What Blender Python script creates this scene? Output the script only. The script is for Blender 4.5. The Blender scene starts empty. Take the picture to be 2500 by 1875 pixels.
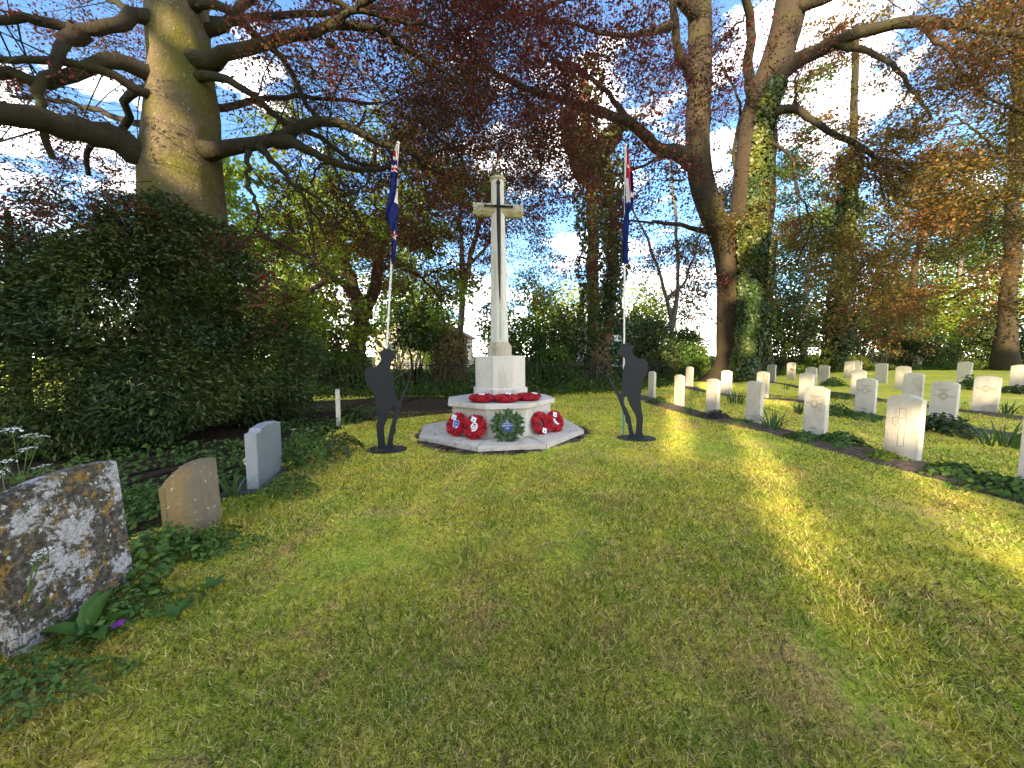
import bpy, bmesh, math, random
import numpy as np
from mathutils import Vector, geometry
R = math.radians
rng = np.random.default_rng(7)
random.seed(7)
sc = bpy.context.scene
COL = sc.collection

# ------------------------------------------------------------------ camera, sky, sun, exposure
F, PITCH, CAMH = 900.0, R(4.49), 1.316          # focal length in photo pixels (2500 wide), pitch down, eye height
cam = bpy.data.cameras.new('camera')
cam.sensor_width = 36; cam.lens = 36 * F / 2500; cam.clip_start = .05; cam.clip_end = 600
camo = bpy.data.objects.new('camera', cam); COL.objects.link(camo)
camo.location = (0, 0, CAMH); camo.rotation_euler = (R(90) - PITCH, 0, 0)
sc.camera = camo
SUN_EL, SUN_AZ = R(14), R(24)                    # light travels towards +Y turned 24 degrees to +X
SUN_DIR = Vector((math.sin(SUN_AZ) * math.cos(SUN_EL), math.cos(SUN_AZ) * math.cos(SUN_EL), -math.sin(SUN_EL)))
world = bpy.data.worlds.new('World'); sc.world = world; world.use_nodes = True
wn = world.node_tree; wl = wn.links.new
sky = wn.nodes.new('ShaderNodeTexSky'); sky.sky_type = 'NISHITA'; sky.sun_disc = False
sky.sun_elevation = SUN_EL; sky.sun_rotation = R(180) + SUN_AZ
sky.air_density = 1.0; sky.dust_density = .3; sky.ozone_density = 4.0
bg = wn.nodes['Background']; bg.inputs[1].default_value = .08
# thin white cloud, thicker towards the horizon all the way round
tc = wn.nodes.new('ShaderNodeTexCoord'); sep = wn.nodes.new('ShaderNodeSeparateXYZ'); wl(tc.outputs['Generated'], sep.inputs[0])
def wmath(op, a, b=None, clamp=False):
    n = wn.nodes.new('ShaderNodeMath'); n.operation = op; n.use_clamp = clamp
    for i, v in enumerate((a, b)):
        if v is None: continue
        if isinstance(v, (int, float)): n.inputs[i].default_value = v
        else: wl(v, n.inputs[i])
    return n.outputs[0]
den = wmath('ADD', wmath('ABSOLUTE', sep.outputs[2]), .18)
cmb = wn.nodes.new('ShaderNodeCombineXYZ')
wl(wmath('DIVIDE', sep.outputs[0], den), cmb.inputs[0]); wl(wmath('DIVIDE', sep.outputs[1], den), cmb.inputs[1])
cn = wn.nodes.new('ShaderNodeTexNoise'); cn.inputs['Scale'].default_value = 1.3; cn.inputs['Detail'].default_value = 7; cn.inputs['Roughness'].default_value = .6
wl(cmb.outputs[0], cn.inputs['Vector'])
low = wmath('SUBTRACT', .31, wmath('MULTIPLY', wmath('ABSOLUTE', sep.outputs[2]), 1.3))
cf = wmath('MULTIPLY', wmath('ADD', wmath('SUBTRACT', cn.outputs['Fac'], .58), low), 2.6, True)
voff = wn.nodes.new('ShaderNodeVectorMath'); voff.operation = 'ADD'; wl(cmb.outputs[0], voff.inputs[0]); voff.inputs[1].default_value = (5.3, 2.1, .7)
cn2 = wn.nodes.new('ShaderNodeTexNoise'); cn2.inputs['Scale'].default_value = 2.1; cn2.inputs['Detail'].default_value = 8; cn2.inputs['Roughness'].default_value = .62
wl(voff.outputs[0], cn2.inputs['Vector'])
cf = wmath('MAXIMUM', cf, wmath('MULTIPLY', wmath('MULTIPLY', wmath('SUBTRACT', cn2.outputs['Fac'], .552), 6.0, True), .6))   # broken cloud overhead, added to lift the fill light
mx = wn.nodes.new('ShaderNodeMix'); mx.data_type = 'RGBA'
wl(cf, mx.inputs[0]); wl(sky.outputs[0], mx.inputs[6]); mx.inputs[7].default_value = (37, 33.6, 29, 1)
wl(mx.outputs[2], bg.inputs[0])
sun = bpy.data.lights.new('sun', 'SUN'); sun.energy = 2.7; sun.angle = R(.53); sun.color = (1.0, .80, .50)
suno = bpy.data.objects.new('sun', sun); COL.objects.link(suno)
suno.rotation_euler = SUN_DIR.to_track_quat('-Z', 'Y').to_euler(); suno.location = (-20, -40, 25)
sc.view_settings.view_transform = 'Standard'; sc.view_settings.look = 'None'
sc.view_settings.exposure = 2.72; sc.view_settings.gamma = 1.0; sc.view_settings.use_curve_mapping = False
sc.cycles.use_denoising = True; sc.cycles.denoiser = 'OPENIMAGEDENOISE'; sc.cycles.denoising_input_passes = 'RGB_ALBEDO_NORMAL'; sc.cycles.denoising_prefilter = 'NONE'
world.cycles.sampling_method = 'MANUAL'; world.cycles.sample_map_resolution = 2048
sc.cycles.max_bounces = 6; sc.cycles.diffuse_bounces = 3; sc.cycles.transmission_bounces = 4

# ------------------------------------------------------------------ helpers
def smooth(e0, e1, x):
    t = np.clip((np.asarray(x, float) - e0) / (e1 - e0), 0, 1); return t * t * (3 - 2 * t)
def gz(x, y):
    """height of the ground"""
    x = np.asarray(x, float); y = np.asarray(y, float)
    z = .03 * np.clip(x - 9, 0, 14) + .012 * np.sin(x * 1.7 + .6) * np.sin(y * 1.3) + .006 * np.sin(x * 4.1) * np.sin(y * 3.7 + 1)
    z = z + .38 * np.exp(-((x - 9.15) ** 2 + (y - 15.4) ** 2) / 1.9)
    z = z + .05 * np.exp(-((x + 5.5) ** 2 + (y - 6) ** 2) / 5)
    return z
def ray(u, v):
    x = (u - 1250) / F; up = -(v - 937.5) / F
    return np.array([x, math.cos(PITCH) + up * math.sin(PITCH), up * math.cos(PITCH) - math.sin(PITCH)])
def on(u, v, z=0.0):
    """photo pixel -> point at height z above the origin level"""
    d = ray(u, v); return d * ((z - CAMH) / d[2]) + np.array([0, 0, CAMH])
def ong(u, v, h=0.0):
    """photo pixel -> point at height h above the ground"""
    p = on(u, v, h)
    for _ in range(12): p = on(u, v, h + float(gz(p[0], p[1])))
    return p
def at(u, v, Y):
    d = ray(u, v); return d * (Y / d[1]) + np.array([0, 0, CAMH])
def proj(P):
    P = np.asarray(P, float); y = P[..., 1]; z = P[..., 2] - CAMH
    d = y * math.cos(PITCH) - z * math.sin(PITCH); up = z * math.cos(PITCH) + y * math.sin(PITCH)
    d = np.where(d < .05, 1e-3, d)
    return 1250 + F * P[..., 0] / d, 937.5 - F * up / d, d
def inview(P, m=.18):
    u, v, d = proj(P); return (d > .3) & (u > -2500 * m) & (u < 2500 * (1 + m)) & (v > -1875 * (m + .05)) & (v < 1875 * (1 + m))
def nrm(v): v = np.asarray(v, float); return v / (np.linalg.norm(v, axis=-1, keepdims=True) + 1e-9)

def link(name, me, mat=None, parent=None, loc=None, rot=None):
    o = bpy.data.objects.new(name, me); COL.objects.link(o)
    if mat is not None and me is not None and not me.materials: me.materials.append(mat)
    if parent is not None: o.parent = parent
    if loc is not None: o.location = loc
    if rot is not None: o.rotation_euler = rot
    return o
def tag(o, label=None, cat=None, group=None, kind=None):
    if label: o['label'] = label
    if cat: o['category'] = cat
    if group: o['group'] = group
    if kind: o['kind'] = kind
    return o
def thing(name, label, cat, loc=(0, 0, 0), rz=0, group=None):
    o = bpy.data.objects.new(name, None); COL.objects.link(o); o.location = loc; o.rotation_euler = (0, 0, rz)
    o.empty_display_size = .2
    return tag(o, label, cat, group)
def np_mesh(name, V, Fc, smooth_=False):
    """V (n,3); Fc: list of int arrays (m,k)"""
    me = bpy.data.meshes.new(name); V = np.asarray(V, np.float32)
    if not isinstance(Fc, list): Fc = [Fc]
    Fc = [np.asarray(f, np.int32) for f in Fc if len(f)]
    me.vertices.add(len(V)); me.vertices.foreach_set('co', V.ravel())
    nl = sum(f.size for f in Fc); npoly = sum(len(f) for f in Fc)
    me.loops.add(nl); me.polygons.add(npoly)
    me.loops.foreach_set('vertex_index', np.concatenate([f.ravel() for f in Fc]))
    tot = np.concatenate([np.full(len(f), f.shape[1], np.int32) for f in Fc])
    st = np.concatenate([[0], np.cumsum(tot)[:-1]]).astype(np.int32)
    me.polygons.foreach_set('loop_start', st)
    if smooth_: me.polygons.foreach_set('use_smooth', np.ones(npoly, bool))
    me.update(calc_edges=True); me.validate()
    return me
def py_mesh(name, V, Fc, sm=False):
    me = bpy.data.meshes.new(name); me.from_pydata([tuple(map(float, v)) for v in V], [], [tuple(map(int, f)) for f in Fc]); me.update()
    if sm:
        for p in me.polygons: p.use_smooth = True
    return me
def bm_mesh(name, bm, sm=False):
    me = bpy.data.meshes.new(name); bmesh.ops.recalc_face_normals(bm, faces=bm.faces[:]); bm.to_mesh(me); bm.free()
    if sm:
        for p in me.polygons: p.use_smooth = True
    return me
def box_bm(sx, sy, sz, c=(0, 0, 0), bev=0.0, seg=1):
    bm = bmesh.new(); bmesh.ops.create_cube(bm, size=1)
    for v in bm.verts: v.co = Vector((v.co.x * sx + c[0], v.co.y * sy + c[1], v.co.z * sz + c[2]))
    if bev: bmesh.ops.bevel(bm, geom=bm.edges[:], offset=bev, segments=seg, affect='EDGES')
    return bm
def prism(outline, y0, y1, holes=(), bev=0.0, name='plate'):
    """outline in (x,z), extruded along y, holes allowed"""
    loops = [list(outline)] + [list(h) for h in holes]
    flat = [p for l in loops for p in l]
    tris = geometry.tessellate_polygon([[Vector((p[0], p[1], 0)) for p in l] for l in loops])
    n = len(flat); V = [(p[0], y0, p[1]) for p in flat] + [(p[0], y1, p[1]) for p in flat]
    Fc = [t for t in tris] + [tuple(i + n for i in reversed(t)) for t in tris]
    s = 0
    for l in loops:
        for i in range(len(l)):
            a, b = s + i, s + (i + 1) % len(l); Fc.append((a, b, b + n, a + n))
        s += len(l)
    bm = bmesh.new(); vs = [bm.verts.new(v) for v in V]
    for f in Fc:
        try: bm.faces.new([vs[i] for i in f])
        except ValueError: pass
    if bev:
        bmesh.ops.recalc_face_normals(bm, faces=bm.faces[:])
        es = [e for e in bm.edges if len(e.link_faces) == 2 and e.calc_face_angle(0) > .6]
        bmesh.ops.bevel(bm, geom=es, offset=bev, segments=2, affect='EDGES')
    return bm_mesh(name, bm)
def catmull(P, n):
    P = np.asarray(P, float); Q = np.vstack([2 * P[0] - P[1], P, 2 * P[-1] - P[-2]])
    seg = np.linalg.norm(np.diff(P, axis=0), axis=1); cum = np.concatenate([[0], np.cumsum(seg)])
    out = []
    for s in np.linspace(0, cum[-1], n):
        i = min(np.searchsorted(cum, s, side='right') - 1, len(P) - 2); t = (s - cum[i]) / (seg[i] + 1e-9)
        a, b, c, d = Q[i], Q[i + 1], Q[i + 2], Q[i + 3]
        out.append(.5 * ((2 * b) + (c - a) * t + (2 * a - 5 * b + 4 * c - d) * t * t + (3 * b - a - 3 * c + d) * t ** 3))
    return np.array(out)
def tubes(items, sides, lump=0.0, cap=True):
    """items: list of (P (k,3), R (k,)) -> V, F"""
    groups = {}
    for P, r in items: groups.setdefault(len(P), []).append((P, r))
    Vs, Fs, off = [], [], 0
    for k, g in groups.items():
        P = np.array([a for a, _ in g], float); r = np.array([b for _, b in g], float); N = len(g)
        T = np.gradient(P, axis=1); T = nrm(T)
        ov = nrm(P[:, -1] - P[:, 0]); ref = np.where(np.abs(ov[:, 2:3]) < .8, np.array([[0, 0, 1.]]), np.array([[1., 0, 0]]))
        U = nrm(np.cross(T, ref[:, None, :])); W = np.cross(T, U)
        a = np.arange(sides) / sides * 2 * np.pi
        rr = r[:, :, None] * np.ones(sides)
        if lump:
            ph = rng.uniform(0, 6.28, (N, 1, 1)); s = np.arange(k)[None, :, None] * .55
            rr = rr * (1 + lump * (np.sin(3 * a + ph + s) + .7 * np.sin(5 * a - 2 * ph - s * 1.7) + .5 * np.sin(2 * a + s * 2.3)))
        V = P[:, :, None, :] + rr[..., None] * (np.cos(a)[None, None, :, None] * U[:, :, None, :] + np.sin(a)[None, None, :, None] * W[:, :, None, :])
        idx = np.arange(N * k * sides).reshape(N, k, sides) + off
        A = idx[:, :-1, :]; B = np.roll(idx, -1, 2)[:, :-1, :]; C = np.roll(idx, -1, 2)[:, 1:, :]; D = idx[:, 1:, :]
        Fs.append(np.stack([A, B, C, D], -1).reshape(-1, 4)); Vs.append(V.reshape(-1, 3)); off += N * k * sides
    return np.concatenate(Vs), np.concatenate(Fs)
def tube_obj(name, items, sides, mat, parent=None, lump=0.0):
    V, Fq = tubes(items, sides, lump); return link(name, np_mesh(name, V, Fq, True), mat, parent)
def leaf_geo(pos, nor, size, aspect=.62, fold=.12, tang=None):
    N = len(pos); nor = nrm(nor)
    t = rng.normal(size=(N, 3)) if tang is None else np.asarray(tang, float) + rng.normal(size=(N, 3)) * .35
    t = nrm(t - nor * (t * nor).sum(1, keepdims=True)); b = np.cross(nor, t)
    s = np.asarray(size).reshape(-1, 1) * np.ones((N, 1))
    V = np.stack([pos - t * s * .5, pos - t * s * .05 + b * s * aspect * .5 + nor * s * fold, pos + t * s * .5 - nor * s * fold * .6, pos - t * s * .05 - b * s * aspect * .5 + nor * s * fold], 1)
    return V.reshape(-1, 3), np.arange(N * 4).reshape(N, 4)
def leaf_obj(name, pos, nor, size, mat, parent=None, aspect=.62, fold=.12, tang=None):
    V, Fq = leaf_geo(np.asarray(pos), np.asarray(nor), size, aspect, fold, tang)
    return link(name, np_mesh(name, V, Fq), mat, parent)
# cheap smooth 3D noise
_lat = rng.random((32, 32, 32))
def vnoise(P, scale):
    Q = np.asarray(P, float) * scale; i = np.floor(Q).astype(int); f = Q - i; f = f * f * (3 - 2 * f); o = 0
    for dx in (0, 1):
        for dy in (0, 1):
            for dz in (0, 1):
                w = (f[..., 0] if dx else 1 - f[..., 0]) * (f[..., 1] if dy else 1 - f[..., 1]) * (f[..., 2] if dz else 1 - f[..., 2])
                o = o + w * _lat[(i[..., 0] + dx) % 32, (i[..., 1] + dy) % 32, (i[..., 2] + dz) % 32]
    return o

# ------------------------------------------------------------------ materials
class M:
    def __init__(s, name, rough=.8, spec=.3):
        s.m = bpy.data.materials.new(name); s.m.use_nodes = True; s.nt = s.m.node_tree
        s.b = s.nt.nodes['Principled BSDF']; s.b.inputs['Roughness'].default_value = rough; s.b.inputs['Specular IOR Level'].default_value = spec
    def n(s, t, **kw):
        x = s.nt.nodes.new(t)
        for k, v in kw.items(): setattr(x, k, v)
        return x
    def l(s, a, b): s.nt.links.new(a, b)
    def pos(s, obj=True):
        if obj: return s.n('ShaderNodeTexCoord').outputs['Object']
        return s.n('ShaderNodeNewGeometry').outputs['Position']
    def noise(s, scale, detail=5, rough=.6, vec=None, dist=0.0, stretch=None):
        x = s.n('ShaderNodeTexNoise'); x.inputs['Scale'].default_value = scale; x.inputs['Detail'].default_value = detail
        x.inputs['Roughness'].default_value = rough; x.inputs['Distortion'].default_value = dist
        v = vec if vec is not None else s.pos()
        if stretch:
            mp = s.n('ShaderNodeMapping'); mp.inputs['Scale'].default_value = stretch; s.l(v, mp.inputs[0]); v = mp.outputs[0]
        s.l(v, x.inputs['Vector']); return x.outputs['Fac']
    def ramp(s, fac, stops):
        x = s.n('ShaderNodeValToRGB'); e = x.color_ramp.elements
        while len(e) < len(stops): e.new(.5)
        for el, (p, c) in zip(e, stops):
            el.position = p; el.color = (c, c, c, 1) if isinstance(c, (int, float)) else (*c, 1)
        s.l(fac, x.inputs[0]); return x.outputs[0]
    def mix(s, fac, a, b, blend='MIX'):
        x = s.n('ShaderNodeMix', data_type='RGBA', blend_type=blend)
        for i, v in ((0, fac), (6, a), (7, b)):
            if isinstance(v, (int, float)): x.inputs[i].default_value = v
            elif isinstance(v, tuple): x.inputs[i].default_value = (*v, 1)
            else: s.l(v, x.inputs[i])
        return x.outputs[2]
    def col(s, c):
        if isinstance(c, tuple): s.b.inputs['Base Color'].default_value = (*c, 1)
        else: s.l(c, s.b.inputs['Base Color'])
        return s
    def bump(s, h, strength=.4, dist=.02):
        x = s.n('ShaderNodeBump'); x.inputs['Strength'].default_value = strength; x.inputs['Distance'].default_value = dist
        s.l(h, x.inputs['Height']); s.l(x.outputs[0], s.b.inputs['Normal']); return s
def plain(name, c, rough=.6, spec=.3, var=.12, scale=20, bump=.0, metal=0):
    m = M(name, rough, spec); f = m.noise(scale)
    m.col(m.mix(f, tuple(x * (1 - var) for x in c), tuple(min(1, x * (1 + var)) for x in c)))
    m.b.inputs['Metallic'].default_value = metal
    if bump: m.bump(f, bump, .01)
    return m.m
def leafmat(name, cols, trans=.35, rough=.5, spec=.25, patch=None, patch_scale=.5):
    """leaf colours picked at random for each leaf; optional second palette in large patches"""
    m = M(name, rough, spec); g = m.n('ShaderNodeNewGeometry'); k = len(cols)
    c = m.ramp(g.outputs['Random Per Island'], [(i / max(1, k - 1), cc) for i, cc in enumerate(cols)])
    if patch:
        c2 = m.ramp(g.outputs['Random Per Island'], [(i / max(1, len(patch) - 1), cc) for i, cc in enumerate(patch)])
        f = m.ramp(m.noise(patch_scale, 2, .5, g.outputs['Position']), [(.42, 0.0), (.6, 1.0)]); c = m.mix(f, c, c2)
    m.col(c)
    tr = m.n('ShaderNodeBsdfTranslucent'); m.l(c, tr.inputs[0])
    ms = m.n('ShaderNodeMixShader'); ms.inputs[0].default_value = trans
    out = m.nt.nodes['Material Output']; m.l(m.b.outputs[0], ms.inputs[1]); m.l(tr.outputs[0], ms.inputs[2]); m.l(ms.outputs[0], out.inputs[0])
    return m.m

def m_lawn():
    m = M('lawn_grass', .95, .1); P = m.pos(False); g = m.n('ShaderNodeNewGeometry')
    big = m.noise(.7, 5, .68, P, .6); mid = m.noise(3.1, 6, .7, P, .5); fine = m.ramp(m.noise(48, 6, .8, P), [(.32, 0.0), (.68, 1.0)])
    green = m.mix(fine, (.09, .125, .014), (.225, .27, .035))
    moss = m.mix(fine, (.18, .168, .022), (.38, .345, .048))
    dead = m.mix(fine, (.13, .09, .032), (.38, .28, .11))
    c = m.mix(m.ramp(m.mix(.5, big, mid), [(.42, 0.0), (.60, 1.0)]), green, moss)
    va = m.n('ShaderNodeVectorMath', operation='ADD'); m.l(P, va.inputs[0]); va.inputs[1].default_value = (13.1, 4.7, 0)
    br = m.noise(1.25, 7, .74, va.outputs[0], .5)
    c = m.mix(m.ramp(m.mix(.42, br, m.noise(11, 6, .75, P, .4)), [(.515, 0.0), (.60, .9)]), c, dead)
    c = m.mix(m.ramp(g.outputs['Random Per Island'], [(.74, 0.0), (.76, .85)]), c, (.46, .35, .15))
    wn_ = m.n('ShaderNodeMath', operation='FRACT'); mm = m.n('ShaderNodeMath', operation='MULTIPLY'); mm.inputs[1].default_value = 37.7; m.l(g.outputs['Random Per Island'], mm.inputs[0]); m.l(mm.outputs[0], wn_.inputs[0])
    rnd = m.ramp(wn_.outputs[0], [(0.0, .42), (.4, 1.65), (.7, 2.6), (1.0, 3.6)])
    c = m.mix(1.0, c, rnd, 'MULTIPLY'); m.col(c); m.bump(m.noise(60, 5, .75, P), .9, .02)
    tr = m.n('ShaderNodeBsdfTranslucent'); m.l(c, tr.inputs[0]); ms = m.n('ShaderNodeMixShader'); ms.inputs[0].default_value = .4
    out = m.nt.nodes['Material Output']; m.l(m.b.outputs[0], ms.inputs[1]); m.l(tr.outputs[0], ms.inputs[2]); m.l(ms.outputs[0], out.inputs[0])
    return m.m
def m_soil():
    m = M('soil', .95, .1); P = m.pos(False)
    c = m.ramp(m.noise(14, 6, .7, P), [(.3, (.07, .048, .034)), (.52, (.16, .115, .085)), (.68, (.27, .20, .155)), (.76, (.42, .36, .29))])
    c = m.mix(m.ramp(m.noise(1.7, 3, .5, P), [(.5, 0.0), (.7, .55)]), c, (.10, .10, .035)); m.col(c); m.bump(m.noise(35, 6, .75, P), 1, .035); return m.m
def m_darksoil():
    m = M('shaded_leaf_mould', .95, .1); P = m.pos(False)  # darker soil tone than in the headstone beds
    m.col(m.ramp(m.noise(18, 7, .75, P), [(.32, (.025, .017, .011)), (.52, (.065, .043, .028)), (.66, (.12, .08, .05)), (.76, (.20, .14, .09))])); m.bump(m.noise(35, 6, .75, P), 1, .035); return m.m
def m_woodfloor():
    m = M('woodland_floor', .95, .1); P = m.pos(False)
    c = m.ramp(m.noise(6, 6, .7, P), [(.3, (.02, .022, .008)), (.5, (.05, .055, .016)), (.62, (.06, .09, .02)), (.75, (.11, .09, .04))]); m.col(c); m.bump(m.noise(20, 5, .7, P), 1, .05); return m.m
def m_stone(name, a, b, dirt=(.30, .25, .17), damt=.6, scale=3.0):
    m = M(name, .85, .25); oi = m.n('ShaderNodeObjectInfo'); P = m.pos()
    v = m.n('ShaderNodeVectorMath', operation='ADD'); m.l(P, v.inputs[0]); m.l(oi.outputs['Location'], v.inputs[1]); P2 = v.outputs[0]
    c = m.mix(m.noise(scale * 3, 6, .65, P2), a, b)
    st = m.ramp(m.noise(scale, 6, .7, P2, .4, (1, 1, .45)), [(.50, 0.0), (.68, damt)])
    c = m.mix(st, c, dirt)
    c = m.mix(m.ramp(m.noise(60, 3, .6, P2), [(.60, 0.0), (.75, .35)]), c, (.24, .22, .18))
    m.col(c); m.bump(m.noise(90, 4, .7, P2), .25, .004); return m.m
def m_platform():
    m = M('weathered_platform_stone', .9, .2); P = m.pos(); c = m.mix(m.noise(9, 6, .7, P), (.56, .49, .40), (.78, .71, .60))
    c = m.mix(m.ramp(m.noise(7, 7, .72, P, 1.5, (1.6, 1, 1)), [(.54, 0.0), (.61, .6)]), c, (.20, .17, .13))
    c = m.mix(m.ramp(m.noise(3, 5, .7, P), [(.56, 0.0), (.70, .6)]), c, (.42, .30, .14)); m.col(c); m.bump(m.noise(40, 5, .7, P), .6, .01); return m.m
def m_lichen():
    m = M('lichen_covered_stone', .95, .15); P = m.pos()
    c = m.ramp(m.noise(34, 8, .78, P), [(.36, (.022, .021, .018)), (.5, (.075, .068, .055)), (.60, (.17, .15, .115)), (.72, (.30, .265, .20))])
    v = m.n('ShaderNodeVectorMath', operation='ADD'); m.l(P, v.inputs[0]); v.inputs[1].default_value = (4.2, 1.7, 9.1); P2 = v.outputs[0]
    warm = m.ramp(m.noise(4.5, 5, .65, P2), [(.54, 0.0), (.68, .4)]); c = m.mix(warm, c, m.mix(m.noise(40, 4), (.05, .035, .018), (.20, .14, .06)))
    org = m.ramp(m.mix(.4, m.noise(13, 4, .6, P2), m.noise(42, 5, .7, P)), [(.54, 0.0), (.58, .85)]); c = m.mix(org, c, m.mix(m.noise(60, 3, .6, P), (.20, .105, .02), (.38, .235, .065)))
    big = m.mix(.55, m.noise(6.0, 2, .5, P2), m.noise(26, 8, .75, P)); wh = m.ramp(big, [(.512, 0.0), (.545, 1.0)])
    c = m.mix(wh, c, m.ramp(m.noise(55, 5, .75, P), [(.35, (.20, .19, .19)), (.52, (.42, .41, .42)), (.66, (.60, .60, .61))]))
    sp = m.ramp(m.noise(38, 3, .5, P2), [(.65, 0.0), (.68, .9)]); c = m.mix(sp, c, (.55, .55, .55))
    m.col(c); m.bump(m.noise(50, 6, .75, P), .9, .014); return m.m
def m_brownstone():
    m = M('ochre_lichen_stone', .95, .15); P = m.pos()
    c = m.mix(m.noise(24, 6, .7, P, 0, (1, 1, .35)), (.09, .075, .05), (.25, .21, .15))
    sp = m.n('ShaderNodeSeparateXYZ'); m.l(P, sp.inputs[0])
    left = m.ramp(m.mix(.5, m.ramp(sp.outputs[0], [(0.05, 1.0), (.26, 0.0)]), m.noise(14, 6, .7, P, .3, (1, 1, .4))), [(.44, 0.0), (.66, .8)])  # ochre tone, stronger towards the left end
    c = m.mix(left, c, m.mix(m.noise(30, 5, .65, P), (.19, .12, .045), (.38, .265, .115)))
    c = m.mix(m.ramp(m.noise(33, 4, .6, P), [(.62, 0.0), (.67, .8)]), c, (.5, .48, .42)); m.col(c); m.bump(m.noise(50, 6, .75, P), .7, .01); return m.m
def m_granite(name, a, b, rough):
    m = M(name, rough, .4); P = m.pos(); c = m.ramp(m.noise(190, 3, .8, P), [(.36, a), (.5, tuple((x + y) / 2 for x, y in zip(a, b))), (.66, b)])
    c = m.mix(m.ramp(m.noise(4, 4, .6, P), [(.5, 0.0), (.75, .4)]), c, tuple(x * .45 for x in a)); m.col(c); m.bump(m.noise(220, 2, .6, P), .25, .003); return m.m
def m_bark(name, a, b, moss=None, mamt=.5, ring=(1, 1, .25), pale=None):
    m = M(name, .92, .15); P = m.pos(False); c = m.mix(m.noise(6, 7, .7, P, .3, ring), a, b)
    if moss: c = m.mix(m.ramp(m.noise(1.5, 6, .65, P, .5), [(.46, 0.0), (.62, mamt)]), c, moss)
    if pale: c = m.mix(m.ramp(m.noise(24, 4, .7, P), [(.62, 0.0), (.68, .8)]), c, pale)
    m.col(c); m.bump(m.mix(.5, m.noise(13, 8, .75, P, .6, ring), m.noise(3.2, 5, .6, P, .8, (1, 1, 1.6))), 1.0, .09); return m.m

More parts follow.
